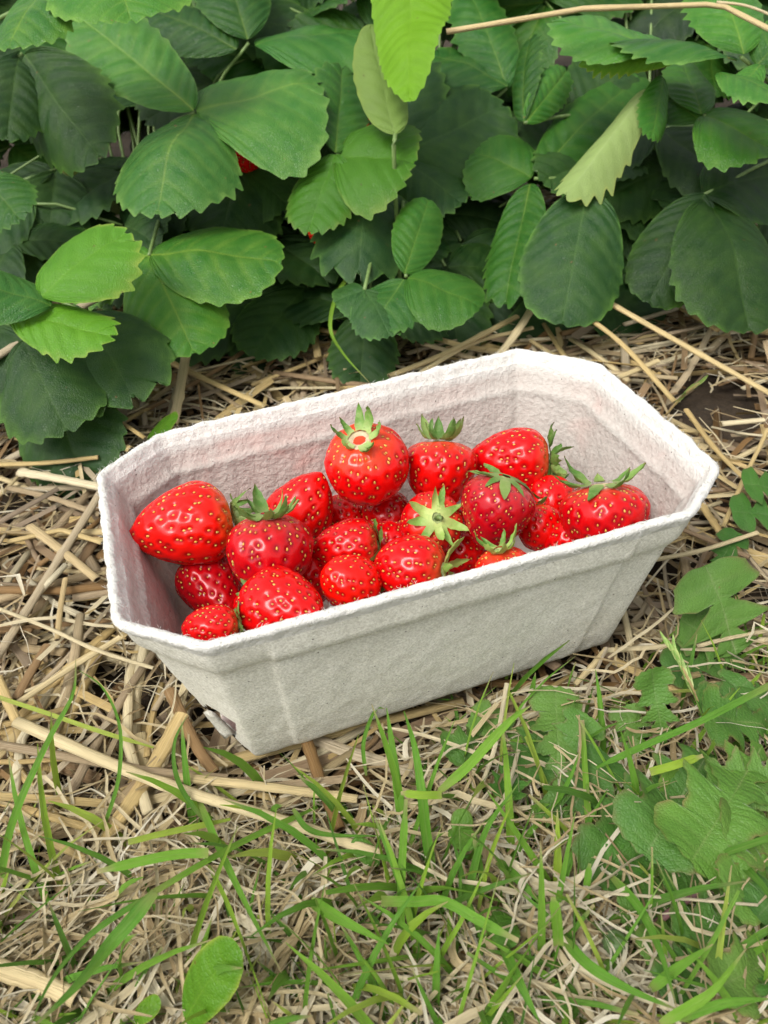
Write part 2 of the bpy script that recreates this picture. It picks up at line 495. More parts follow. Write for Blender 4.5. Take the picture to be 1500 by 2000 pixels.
straw_pool = []
def build_litter():
    # stalks
    X, Y = sample_ground(12500)
    px, py, _ = to_px(np.stack([X, Y, np.zeros_like(X)], -1))
    gw = green_weight(px, py)
    soilpatch = np.clip(1.25-np.hypot((px-1425)/150, (py-775)/85), 0, 1)
    keep = (RS.rand(len(X)) < 1-.68*gw) & (RS.rand(len(X)) > soilpatch*1.4)
    X, Y, gw, px, py = X[keep], Y[keep], gw[keep], px[keep], py[keep]
    n = len(X)
    layer = RS.rand(n)**.8
    Z = -.016 + .0165*layer + np.where(RS.rand(n) < .05, .003, 0)
    big = RS.rand(n)
    length = np.where(big < .55, RS.uniform(.015, .05, n), RS.uniform(.04, .13, n))
    rad = np.where(big < .5, RS.uniform(.0003, .0012, n), RS.uniform(.0008, .0027, n))*(1-.45*gw)
    ang = RS.rand(n)*np.pi
    tend = (py < 700)                                                      # behind the punnet many lie along the row
    ang = np.where(tend & (RS.rand(n) < .6), RS.normal(.25, .45, n), ang)
    P = stalk_paths(X, Y, Z, ang, length, RS.normal(0, .05, n), RS.normal(0, .10, n))
    P[..., 2] = np.maximum(P[..., 2], -.017)
    bad = inside_punnet(P, .004).any(1)
    P, rad, ids, layer, px, py, length = P[~bad], rad[~bad], RS.rand(n)[~bad], layer[~bad], px[~bad], py[~bad], length[~bad]
    # deeper stalks take the darker brown and grey tones
    ids = np.where(layer < .55, ids*.5, .10 + .90*ids**1.15)
    rr = rad[:, None]*np.array([1, 1.02, .98, .85])[None]
    # the larger stalks on top become things of their own, further down
    vis = (px > 0) & (px < 1500) & (py > 560) & (py < 2000)
    score = np.where(vis & (layer > .72), length*rad*1650/np.maximum(to_px(P[:, 1])[2], .1), 0)
    top = np.argsort(-score)[:235]
    mask = np.ones(len(P), bool); mask[top] = False
    for i in top:
        straw_pool.append((P[i], rr[i], ids[i], px[i], py[i]))
    Pm, rm, im = P[mask], rr[mask], ids[mask]; sp_ = RS.rand(len(Pm)) < .55
    V, F, a = tubes(Pm[~sp_], rm[~sp_], 5, RS.uniform(.25, .75, (~sp_).sum()), im[~sp_])
    side = np.cross(nrm(np.gradient(Pm[sp_], axis=1)), np.array([0, 0, 1.]) + RS.normal(0, .45, (sp_.sum(), 1, 3)))
    V2, F2, a2 = blades(Pm[sp_], rm[sp_]*2.1, RS.uniform(-.3, .3), im[sp_]*.9+.05, side)
    a2[:, 1] *= .05; a2[:, 0] *= .2
    F = [F[0], F2[0]+len(V), F[1]]; V = np.vstack([V, V2]); a = np.vstack([a, a2])
    tag(link('straw_litter', mesh_np('straw_litter', V, F, STRAW, {'sc': a})), kind='stuff')
    # fine broken fibres and chaff
    X, Y = sample_ground(10500)
    px, py, _ = to_px(np.stack([X, Y, np.zeros_like(X)], -1))
    n = len(X)
    soilpatch = np.clip(1.25-np.hypot((px-1425)/150, (py-775)/85), 0, 1)
    length = RS.uniform(.006, .045, n)
    P = stalk_paths(X, Y, -.014 + .0165*RS.rand(n), RS.rand(n)*np.pi, length, RS.normal(0, .16, n), RS.normal(0, .22, n))
    bad = inside_punnet(P, .002).any(1) | (RS.rand(n) < soilpatch) | (RS.rand(n) < .8*green_weight(px, py))
    P = P[~bad]; n = len(P)
    w = RS.uniform(.00035, .0015, n)[:, None]*np.array([.7, 1, 1, .5])[None]
    up = np.array([0, 0, 1.]) + RS.normal(0, .5, (n, 1, 3))
    side = np.cross(nrm(np.gradient(P, axis=1)), up)
    V, F, a = blades(P, w, .1, RS.rand(n), side)
    tag(link('straw_chaff', mesh_np('straw_chaff', V, F, HAY, {'sc': a})), kind='stuff')
build_litter()

# ------------------------------------------------------------------ punnet of moulded pulp
def loop_pts(poly, n_edge=64, k=9):
    """(8*n_edge,2) points round the octagon, corners rounded by a moving average"""
    out = []
    for i in range(8):
        a, b = poly[i], poly[(i+1) % 8]
        t = np.linspace(0, 1, n_edge, endpoint=False)[:, None]
        out.append(a*(1-t)+b*t)
    P = np.concatenate(out)
    n = len(P); w = np.zeros_like(P); tot = 0
    L = np.linalg.norm(np.roll(P, -1, 0)-P, axis=1)
    cum = np.concatenate([[0], np.cumsum(L)]); per = cum[-1]
    # even arc length first, then smooth, so every corner is rounded alike
    s = np.linspace(0, per, 640, endpoint=False)
    Pe = np.stack([np.interp(s, cum, np.append(P[:, i], P[0, i])) for i in range(2)], -1)
    for j in range(-k, k+1):
        q = 1-abs(j)/(k+1); w_ = np.roll(Pe, j, 0)*q; tot += q
        w = w_ if j == -k else w + w_
    return w/tot, s, per

def corner_param(poly):
    L = np.linalg.norm(np.roll(poly, -1, 0)-poly, axis=1)
    return np.concatenate([[0], np.cumsum(L)])

def build_punnet():
    N = 640
    def ring_from(poly):
        # sample with the same fraction of every edge, so that rings of different levels line up
        Lr = np.linalg.norm(np.roll(RIM, -1, 0)-RIM, axis=1); c = np.concatenate([[0], np.cumsum(Lr)])
        s = np.linspace(0, c[-1], N, endpoint=False)
        e = np.clip(np.searchsorted(c, s, 'right')-1, 0, 7); t = ((s-c[e])/Lr[e])[:, None]
        P = poly[e]*(1-t) + np.roll(poly, -1, 0)[e]*t
        w = 0; tot = 0
        for j in range(-5, 6):
            q = 1-abs(j)/6; w = w+np.roll(P, j, 0)*q; tot += q
        return w/tot, e, t[:, 0]
    Rr, edge, tt = ring_from(RIM); Rb, _, _ = ring_from(BOT)
    tan = nrm(np.roll(Rr, -1, 0)-np.roll(Rr, 1, 0)); out = np.stack([-tan[:, 1], tan[:, 0]], -1)    # outward for a clockwise ring
    root = empty('punnet', (*PC, 0), 'off-white moulded pulp punnet with rough rim, on the straw, holding the picked strawberries', 'punnet')
    lo = Vector((*PC, 0))
    k = np.arange(N)
    wob = np.array([mnoise.noise(Vector((math.cos(a)*3, math.sin(a)*3, 1))) for a in 2*np.pi*k/N])
    wob2 = np.array([mnoise.noise(Vector((math.cos(a)*16, math.sin(a)*16, 5))) for a in 2*np.pi*k/N])
    wob3 = np.array([mnoise.noise(Vector((math.cos(a)*70, math.sin(a)*70, 9))) for a in 2*np.pi*k/N])
    # band below the rim: its lower edge steps down by the ends of the long sides
    long_f = (edge == 5); band_h = .0158 + .0006*wob
    endpart = np.where(long_f, np.clip((np.minimum(tt, 1-tt)-.105)/.008, 0, 1), 0)
    panel = endpart                                                          # flat front panel between the creases
    rows = []
    zl = np.concatenate([np.linspace(0, .02, 15), np.linspace(.0225, .055, 14)])
    for z in zl:                                                             # outside wall, bottom to band
        s = z/PH
        P = Rb*(1-s)+Rr*s + out*(-.0019 + .0011*panel*min(1, z/.004))[:, None] + out*(.0006*wob*math.sin(3.1*s))[:, None]
        if z < .003: P = P - out*(.0011*(1-z/.003)**2)
        rows.append(np.c_[P, np.full(N, z)])
    zb = PH-band_h
    for dz, off in ((-.0016, -.0011), (-.0006, -.0009), (.0001, .0003), (.0008, .0012), (.004, .0011), (.008, .0008), (.011, .0005)):
        z = zb+dz; s = (z/PH)[:, None]
        # the band stands less proud beyond the creases
        o = off*(.35+.65*endpart) - .0009*(1-endpart)*(dz < .004)
        rows.append(np.c_[Rb*(1-s)+Rr*s + out*o[:, None], z])
    n_out = len(rows)
    lip = []
    for off, dz in ((.0003, -.0022), (.0008, -.0012), (.0008, -.0002), (.0001, .0005), (-.0008, .0007), (-.0017, .0004), (-.0024, -.0005), (-.0028, -.0022)):
        z = PH+dz + .0005*wob2*(dz > -.002) + .0005*wob + .00018*wob3*(dz > -.002)
        P = Rr + out*(off + .0004*wob2)[:, None]
        lip.append(np.c_[P, z])
    inn = []
    # inside wall: a faint shelf 14 mm below the rim, then the wall, then the floor
    for z, off in ((PH-.004, -.0030), (PH-.008, -.0032), (PH-.0115, -.0035), (PH-.0126, -.0041), (PH-.0138, -.0051), (PH-.0152, -.0046), (PH-.0175, -.0042)):
        z_ = z+.0007*wob; s = (z_/PH)[:, None]
        inn.append(np.c_[Rb*(1-s)+Rr*s + out*(off+.0003*wob2)[:, None], z_])
    for z in np.concatenate([np.linspace(.053, .022, 13), np.linspace(.02, .0032, 13)]):
        s = z/PH
        inn.append(np.c_[Rb*(1-s)+Rr*s + out*(-.0042+.0003*wob2)[:, None], np.full(N, z)])
    # fibrous relief
    def rough(rws, amp, sc_, seed, flat_amp=0):
        A = np.array(rws); sh = A.shape; V = A.reshape(-1, 3)
        h = hash3(V, sc_, seed)*amp + hash3(V, sc_*2.7, seed+5)*amp*.6
        o = np.tile(out, (sh[0], 1))
        V[:, :2] += o*h[:, None]
        return V.reshape(sh)
    outer = rough(rows, .00034, 130, 2)
    lipA = rough(lip, .00042, 330, 4)
    innA = rough(inn, .00055, 170, 8)
    hole = lambda P: (np.hypot((to_px(P)[0]-418)/44, (to_px(P)[1]-1426)/52) < 1)
    def drop(rowsA, faces):
        V = rowsA.reshape(-1, 3); c = V[faces].mean(1)
        m = hole(c) & (c[:, 2] < .024) & (c[:, 0] < -.02)
        return faces[~m]
    # outer wall and underside
    V = np.concatenate([outer.reshape(-1, 3), [[PC[0], PC[1], .0006]]]) - np.array(lo)
    f = drop(outer, grid_faces(n_out, N, True)[:, ::-1])
    cen = len(V)-1
    bot = np.stack([np.full(N, cen), (k+1) % N, k], -1)[:, ::-1]
    link('outer_wall', mesh_np('outer_wall', V, [f, bot], PULP_OUT), root)
    # rim
    rim_rows = np.concatenate([outer[-1:], lipA, innA[:1]])
    V = rim_rows.reshape(-1, 3) - np.array(lo)
    link('rim', mesh_np('rim', V, [grid_faces(len(rim_rows), N, True)[:, ::-1]], PULP_RIM), root)
    # inside wall and floor, with the stain the berries have left
    ni = len(innA)
    V = innA.reshape(-1, 3)
    z = V[:, 2]
    hidden_ridge = np.exp(-((z-(PH-.0142))/.0011)**2)
    edge_fade = np.clip((PH-.004-z)/.004, 0, 1)
    stain = edge_fade*(1-.8*hidden_ridge)*np.clip(.75+.6*hash3(V, 22, 3), 0, 1)
    xl = (V[:, :2]-PC)@AX
    stain *= np.clip(1.0-.55*np.clip((xl-.0)/.06, 0, 1), 0, 1)
    f = drop(innA, grid_faces(ni, N, True)[:, ::-1])
    V2 = np.concatenate([V, [[PC[0], PC[1], .0032]]]) - np.array(lo)
    cen = len(V2)-1; last = (ni-1)*N
    flo = np.stack([np.full(N, cen), last+k, last+(k+1) % N], -1)[:, ::-1]
    link('inner_wall', mesh_np('inner_wall', V2, [f, flo], PULP_IN, {'stain': np.append(stain, .6), 'lip': np.append(np.clip(1-(PH-.004-z)/.004, 0, 1), 0)}), root)
    # torn flap at the vent hole in the near left corner
    c0 = at_z(398, 1392, .0185); c1 = at_z(440, 1446, .001); c2 = at_z(452, 1436, .004); c3 = at_z(412, 1398, .017)
    n1, n2 = 9, 7; P = np.zeros((n1, n2, 3))
    for i in range(n1):
        for j in range(n2):
            u, v = i/(n1-1), j/(n2-1)
            q = (c0*(1-u)+c1*u)*(1-v) + (c3*(1-u)+c2*u)*v
            q = q + np.array([-.003, .004, 0])*math.sin(u*3)*(1-v) + np.array([0, 0, .0008])*mnoise.noise(Vector((i*.7, j*.9, 2)))
            P[i, j] = q
    th = np.array([.0012, .0012, 0])
    V = np.concatenate([P.reshape(-1, 3), P.reshape(-1, 3)+th]) - np.array(lo)
    g = grid_faces(n1, n2); nn = n1*n2
    ring = [i*n2 for i in range(n1)] + [(n1-1)*n2+j for j in range(1, n2)] + [i*n2+n2-1 for i in range(n1-2, -1, -1)] + [j for j in range(n2-2, 0, -1)]
    ring = np.array(ring); r2 = np.roll(ring, -1)
    link('torn_flap', mesh_np('torn_flap', V, [g, g[:, ::-1]+nn, np.stack([ring, r2, r2+nn, ring+nn], -1)], PULP_OUT), root)
    # loose fibres standing off the torn edge
    m = 1100
    ii = RS.randint(0, N, m); jj = RS.randint(1, 8, m)
    B0 = lipA[jj, ii]
    d = np.c_[out[ii]*RS.normal(.2, .8, m)[:, None] + tan[ii]*RS.normal(0, 1, m)[:, None], np.abs(RS.normal(.5, .6, m))]
    ln = RS.uniform(.0006, .0022, m)[:, None]
    P = np.stack([B0, B0+nrm(d)*ln*.5, B0+nrm(d+RS.normal(0, .5, (m, 3)))*ln], 1)
    V, F, a = tubes(P, np.full((m, 3), .00006)*np.array([1.2, 1, .5]), 3)
    tag(link('rim_fibres', mesh_np('rim_fibres', V-np.array(lo), F, PULP_RIM), root), kind='stuff')
PULP_RIM = None
def mat_rim():
    t = NT('pulp_rim'); p = t.obj()
    l1 = t.noise(p, 420, 4, .65); felt = t.noise(p, 1600, 4, .7)
    c = t.mix(t.mapr(l1, .3, .65), (.66, .645, .585), (.76, .745, .695))
    return t.set(Base_Color=c, Roughness=.95, Normal=t.bump(felt, .5, .0007, t.bump(l1, .7, .0016)), **{'Specular_IOR_Level': .15})
PULP_RIM = mat_rim()
build_punnet()

# ------------------------------------------------------------------ strawberries
def sepal_mesh(L, w, curl, twist, seed, cut=1.0):
    """lance-shaped sepal along +x in its own frame, z up; returns V (n,3), faces, sc"""
    n, m = 9, 5
    r = np.random.RandomState(seed)
    u = np.linspace(0, cut, n); v = np.linspace(-1, 1, m)
    prof = (np.minimum(u/.35, 1)**.5*.35+.65)*(1-u**2.4)**.8 + .02
    prof = np.where(u < .2, .75+.25*u/.2, prof)
    x = u[:, None]*L + 0*v; y = v[None]*w/2*prof[:, None]
    y = y*(1+.10*r.randn(n)[:, None]*(u[:, None] > .1))
    z = -.22*w*(1-v[None]**2)*prof[:, None] + .05*w*r.randn(n, m)
    ang = curl*u[:, None]                                                     # curls up (+) or down (-)
    X = np.where(abs(curl) > 1e-3, L*np.sin(ang)/curl, x); Z = np.where(abs(curl) > 1e-3, L*(1-np.cos(ang))/curl, 0)
    X2 = X - z*np.sin(ang); Z2 = Z + z*np.cos(ang)
    tw = twist*u[:, None]
    Y = y*np.cos(tw); Z2 = Z2 + y*np.sin(tw)
    V = np.stack([X2, Y, Z2], -1).reshape(-1, 3)
    sc_ = np.stack([np.broadcast_to(v, (n, m)), np.broadcast_to(u[:, None], (n, m)), np.full((n, m), r.rand())], -1).reshape(-1, 3)
    return V, grid_faces(n, m), sc_

def strawberry(label, px, py, depth, hw, hl, cdir, seed, kind='cone', seeds=150, tint=(1, 1, 1), sep=None, core=False, stem=0, sep_tint=(1, 1, 1)):
    """hw, hl: half width and half length in photo pixels; cdir: where the calyx points, in camera right / up / towards-camera"""
    r = np.random.RandomState(seed); seeds = int(seeds*1.2)
    c = at_depth(px, py, depth)
    Rr, Lb = hw*depth/FPX, 2*hl*depth/FPX
    root = empty('strawberry', c, label, 'strawberry', 'ripe strawberries heaped in the punnet')
    Zx = nrm(CR*cdir[0] + CU*cdir[1] - FW*cdir[2])                            # towards the calyx
    Xx = nrm(np.cross([.3, .2, .9] if abs(Zx[2]) < .9 else [1, 0, 0], Zx)); Yx = np.cross(Zx, Xx)
    B = np.stack([Xx, Yx, Zx])                                               # local -> world rows
    # profile: u=0 at the calyx, 1 at the tip
    u0, kk, mm = {'cone': (.30, 1.75, .72), 'round': (.42, 2.1, .56), 'long': (.27, 1.5, .70), 'flat': (.40, 2.4, .52)}[kind]
    def prof(u):
        a = np.sqrt(np.clip(1-np.abs((u0-u)/u0)**2.3, 0, 1))
        b = np.clip(1-np.clip((u-u0)/(1-u0), 0, 1)**kk, 0, 1)**mm
        return np.where(u < u0, a, b)
    nu, na = 96, 150
    uu = np.linspace(0, 1, 2000); rr = prof(uu)*Rr; zz = (.5-uu)*Lb
    arc = np.concatenate([[0], np.cumsum(np.hypot(np.diff(rr), np.diff(zz)))])
    # dimple the calyx end inward
    ue = np.interp(np.linspace(0, arc[-1], nu), arc, uu); ue[0], ue[-1] = 0, 1
    lobes = [(r.randint(1, 4), r.uniform(0, 6.28), r.uniform(.01, .035)) for _ in range(3)]
    def surf(u, a):
        rad = prof(u)*Rr
        k = 1.0
        for m_, ph, am in lobes: k = k + am*np.cos(m_*a+ph)*(.6+.4*np.cos(u*4+ph))
        rad = rad*k
        z = (.5-u)*Lb - .10*Rr*np.exp(-(prof(u)/.30)**2)*(u < .3)
        return np.stack([rad*np.cos(a), rad*np.sin(a), z], -1)
    A = np.linspace(0, 2*np.pi, na, endpoint=False)
    U2, A2 = np.meshgrid(ue, A, indexing='ij')
    V = surf(U2, A2).reshape(-1, 3)
    e = 1e-3
    def normal(u, a):
        du = surf(np.clip(u+e, .0005, .9995), a)-surf(np.clip(u-e, .0005, .9995), a); da = surf(u, a+e)-surf(u, a-e)
        n = np.cross(da, du); bad = np.linalg.norm(n, axis=-1) < 1e-14
        n = nrm(n); n[bad] = [0, 0, 1]
        s = np.sign((n*surf(u, a)).sum(-1)); s[s == 0] = 1
        return n*s[..., None]
    Nn = normal(U2, A2).reshape(-1, 3)
    Nn[:na] = [0, 0, 1]; Nn[-na:] = [0, 0, -1]
    # seeds: even by area, golden-angle spiral, a little jitter
    area = np.concatenate([[0], np.cumsum((rr[1:]+rr[:-1])*.5*np.hypot(np.diff(rr), np.diff(zz)))])
    fr = np.linspace(.045, .995, seeds)
    us = np.interp(fr**1.08*area[-1], area, uu) + r.normal(0, .013, seeds)
    us = np.clip(us, .06, .985)
    aa = np.arange(seeds)*2.399963 + r.normal(0, .14, seeds)
    S0 = surf(us, aa); SN = normal(us, aa)
    spacing = math.sqrt(area[-1]*2*np.pi/seeds)
    sg = spacing*.23; depth_d = spacing*.135
    d2 = ((V[:, None, :]-S0[None])**2).sum(-1)
    # dimples a little longer along the berry's axis
    dz2 = (V[:, None, 2]-S0[None, :, 2])**2
    d2 = d2 - .35*dz2
    m = d2.min(1)
    dim = np.exp(-m/(sg*sg))
    swell = .06*spacing*np.clip(np.sqrt(m)/(spacing*.6), 0, 1)**2
    V = V - Nn*(dim*depth_d)[:, None] + Nn*swell[:, None]
    lump = hash3(V, 130, seed)*.00035
    V = V + Nn*lump[:, None]
    faces = grid_faces(nu, na, True)
    W = V @ B
    rim_attr = np.exp(-((np.sqrt(m)-sg*.9)/(sg*.5))**2)*.4 + dim*.8
    fo = link('flesh', mesh_np('flesh', W, [faces[:, ::-1]], FLESH, {'ax': np.repeat(ue, na), 'dim': np.clip(rim_attr, 0, 1)}), root)
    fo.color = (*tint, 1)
    # seeds as small drops sunk into the dimples
    q = np.array([(math.cos(t)*math.cos(p), math.sin(t)*math.cos(p), math.sin(p)) for p in (-.5, .35, 1.0) for t in np.linspace(0, 2*np.pi, 7)[:-1]] + [(0, 0, 1)])
    ax = nrm(np.array([0, 0, 1.])-SN*SN[:, 2:3]+1e-6); bx_ = np.cross(SN, ax)
    sl, sw, sh = spacing*.165, spacing*.10, spacing*.08
    sz = r.uniform(.72, 1.15, seeds)[:, None, None]
    taper = 1-.35*q[:, 0]
    SV = (S0-SN*(depth_d*r.uniform(.6, 1.1, seeds))[:, None])[:, None, :] + sz*((q[:, 0]*sl)[None, :, None]*ax[:, None] + (q[:, 1]*sw*taper)[None, :, None]*bx_[:, None] + (q[:, 2]*sh)[None, :, None]*SN[:, None])
    ns = len(q); fq = []
    for L_ in range(2):
        for i in range(6): fq.append((L_*6+i, L_*6+(i+1) % 6, (L_+1)*6+(i+1) % 6, (L_+1)*6+i))
    ft = [(12+i, 12+(i+1) % 6, 18) for i in range(6)]
    off = (np.arange(seeds)*ns)[:, None, None]
    tag(link('seeds', mesh_np('seeds', SV.reshape(-1, 3) @ B, [(np.array(fq)[None]+off).reshape(-1, 4), (np.array(ft)[None]+off).reshape(-1, 3)], SEED,
                         {'rnd': np.repeat(r.rand(seeds), ns)}), root), kind='stuff')
    # calyx: a small disc that carries the sepals
    if sep is not None:
        n_sep, s_len, curl, lift = sep
        zc = Lb*.5 - .10*Rr + .0004
        rc = Rr*(.30 if core else .22)
        rings = [(rc*.28, .0004 if not core else -.0012), (rc*.6, .0008), (rc*.95, .0006), (rc*1.15, -.0012)]
        CV = [np.array([0, 0, zc + (.0006 if not core else -.0016)])]
        for rad, dz in rings:
            for a in np.linspace(0, 2*np.pi, 20, endpoint=False): CV.append(np.array([rad*math.cos(a), rad*math.sin(a), zc+dz]))
        CV = np.array(CV); CV[1:] += r.normal(0, .00012, (len(CV)-1, 3))
        t3 = np.array([(0, 1+i, 1+(i+1) % 20) for i in range(20)])
        q4 = grid_faces(len(rings), 20, True, 1)
        # a fan first ring, then quads
        cal = link('calyx', mesh_np('calyx', CV @ B, [t3, q4], CORE if core else CALYX), root)
        for i in range(n_sep):
            a = 2*np.pi*i/n_sep + r.normal(0, .13)
            L = s_len*r.uniform(.78, 1.15); w = L*r.uniform(.30, .42)
            SVv, SF, sa = sepal_mesh(L, w, curl*r.uniform(.4, 1.5), r.normal(0, .5), seed*40+i, 1.0 if r.rand() > .15 else .8)
            el = lift + r.normal(0, .20)
            Rz = np.array([[math.cos(a), math.sin(a), 0], [-math.sin(a), math.cos(a), 0], [0, 0, 1]])
            Ry = np.array([[math.cos(el), 0, math.sin(el)], [0, 1, 0], [-math.sin(el), 0, math.cos(el)]])
            SVv = SVv @ Ry; SVv[:, 0] += rc*.75; SVv = SVv @ Rz; SVv[:, 2] += zc+.0004
            # a sepal lies on the flesh, not in it
            rad = np.hypot(SVv[:, 0], SVv[:, 1]); us_ = np.interp(np.clip(rad, 0, Rr*.97), rr[:int(u0*2000)], uu[:int(u0*2000)])
            zs = (.5-us_)*Lb + .0007
            SVv[:, 2] = np.where(rad < Rr*.97, np.maximum(SVv[:, 2], zs), SVv[:, 2])
            so = link('sepal', mesh_np('sepal', SVv @ B, [SF], SEPAL, {'sc': sa}), cal)
            so.color = (*sep_tint, 1)
        if stem:
            P = np.array([[0, 0, zc-.001], [.0004, .0002, zc+stem*.5], [.001, -.0004, zc+stem]])
            V, F, a_ = tubes(P, np.array([.0011, .0009, .0008]), 7)
            link('stem', mesh_np('stem', V @ B, F, STEM), cal)
    return root
CALYX = mat_simple('calyx_disc', (.30, .36, .13), .6); CORE = mat_simple('calyx_core', (.55, .42, .27), .8, .3)

#      label, px, py, depth, hw, hl, calyx dir, kind, seeds, tint, sepals (count, length, curl, lift), extra
BERRIES = [
 ('large bright red cone-shaped strawberry lying on its side against the left end of the punnet', 353, 1029, .298, 83, 101, (.93, .20, -.28), 'cone', 150, (1.08, 2.0, 1), (10, .0105, .9, .75), {}),
 ('deep red strawberry with ruffled calyx on top, beside the large one at the left end', 527, 1080, .288, 84, 76, (-.03, .96, .20), 'round', 135, (.70, .7, 2.0), (12, .0125, .9, .18), {}),
 ('strawberry with its tip up to the right, behind the deep red one with ruffled calyx', 590, 990, .317, 68, 82, (-.50, -.78, -.36), 'cone', 140, (.90, 1, 1.2), (10, .010, .4, .1), {}),
 ('round strawberry highest against the back wall, its calyx torn open to the pale core', 716, 911, .312, 80, 82, (-.16, .60, .79), 'round', 150, (1.02, 1.1, 1), (8, .0105, 1.0, .30), dict(core=True, sep_tint=(1.5, 1.45, 1.6))),
 ('small strawberry in the gap behind the one with its tip up to the right', 668, 1012, .334, 44, 46, (-.4, .3, -.8), 'round', 90, (.9, .9, 1), None, {}),
 ('strawberry lying mid-heap with drooping calyx to the right, just above the small bright one', 670, 1071, .300, 57, 70, (.97, .05, -.05), 'cone', 120, (.84, .9, 1.3), (8, .0105, -.4, .0), dict(sep_tint=(1.15, 1.1, 1))),
 ('small bright strawberry at the front rim, right of the broad cone cut off by it', 683, 1138, .278, 56, 62, (.72, -.45, -.52), 'round', 105, (1.06, 1.5, 1), (8, .008, .3, .3), {}),
 ('broad strawberry half hidden behind the front rim, left of the small bright one', 560, 1190, .269, 80, 94, (-.72, .05, -.70), 'cone', 165, (1, 1, 1), (9, .009, .5, .4), {}),
 ('small strawberry in the near left corner of the punnet, cut off by the rim', 412, 1226, .262, 44, 56, (.95, .10, -.10), 'round', 100, (1.04, 1.1, 1), (7, .0065, .2, .0), {}),
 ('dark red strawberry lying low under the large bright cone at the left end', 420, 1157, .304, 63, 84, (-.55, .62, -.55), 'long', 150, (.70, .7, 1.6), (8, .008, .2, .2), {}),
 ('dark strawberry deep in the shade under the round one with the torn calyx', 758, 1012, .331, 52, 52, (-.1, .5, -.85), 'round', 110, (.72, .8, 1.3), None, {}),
 ('strawberry with upright green sepals, right of the round one with the torn calyx', 858, 932, .324, 73, 72, (.04, .97, .08), 'cone', 135, (.86, .9, 1.2), (10, .0125, .9, .42), {}),
 ('strawberry lying near the back wall with its calyx spread out to the right', 990, 898, .330, 65, 82, (.93, -.02, .10), 'cone', 135, (1, 1, 1), (12, .0120, .3, .50), {}),
 ('crimson strawberry densely dotted with seeds, at the centre right of the heap', 964, 1006, .293, 71, 78, (.22, .90, .32), 'cone', 200, (.66, .7, 2.2), (9, .0115, -.3, -.05), {}),
 ('strawberry whose pale star-shaped calyx faces the viewer in the middle of the heap', 843, 1025, .301, 62, 60, (.12, .22, .96), 'round', 120, (.9, .8, 1.1), (9, .0098, .5, .12), dict(stem=.004, sep_tint=(1.75, 1.6, 1.6))),
 ('small strawberry between the crimson densely dotted one and the wide flat one', 1053, 1032, .306, 45, 46, (-.15, .93, -.25), 'round', 95, (1.05, 1.15, 1), (7, .0065, .5, .1), {}),
 ('strawberry half buried behind the wide flat one at the right end', 1076, 982, .322, 48, 52, (-.05, .75, -.6), 'round', 100, (.93, .9, 1.1), (9, .009, .6, .3), {}),
 ('wide flat-topped strawberry at the right end of the heap behind the front rim', 1181, 1010, .295, 86, 66, (-.13, .97, .18), 'flat', 165, (.84, .9, 1.4), (7, .0135, .7, .10), dict(core=True, sep_tint=(1.1, 1.1, 1.1))),
 ('strawberry at the front rim with pale folded sepals, below the star-shaped calyx', 800, 1110, .282, 64, 72, (.92, -.02, .30), 'round', 120, (.95, .9, 1), (7, .0115, .3, .40), dict(sep_tint=(1.7, 1.55, 1.5))),
 ('strawberry mostly hidden by the front rim with only its pale upright calyx showing', 984, 1116, .276, 54, 46, (-.22, .90, .30), 'round', 100, (1, 1, 1), (7, .0095, .8, .45), dict(sep_tint=(1.55, 1.5, 1.4))),
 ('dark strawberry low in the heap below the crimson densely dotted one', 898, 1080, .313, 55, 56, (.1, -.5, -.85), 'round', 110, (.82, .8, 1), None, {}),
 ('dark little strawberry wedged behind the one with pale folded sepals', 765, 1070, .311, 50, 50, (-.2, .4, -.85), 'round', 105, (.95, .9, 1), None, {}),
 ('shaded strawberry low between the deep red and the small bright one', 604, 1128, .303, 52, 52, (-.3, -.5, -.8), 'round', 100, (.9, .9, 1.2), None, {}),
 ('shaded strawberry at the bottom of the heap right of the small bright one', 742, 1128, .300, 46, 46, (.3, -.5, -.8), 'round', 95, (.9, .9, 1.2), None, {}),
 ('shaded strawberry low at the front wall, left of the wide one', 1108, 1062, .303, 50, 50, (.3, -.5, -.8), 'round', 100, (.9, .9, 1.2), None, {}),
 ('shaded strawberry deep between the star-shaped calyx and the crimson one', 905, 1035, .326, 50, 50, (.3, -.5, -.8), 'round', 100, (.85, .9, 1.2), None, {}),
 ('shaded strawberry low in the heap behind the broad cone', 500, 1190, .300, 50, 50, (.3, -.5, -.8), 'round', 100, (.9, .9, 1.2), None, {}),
]
for i, (lab, px, py, d, hw, hl, cd, kd, ns, ti, se, ex) in enumerate(BERRIES):
    strawberry(lab, px, py, d, hw, hl, cd, 11+i, kd, ns, ti, se, **ex)
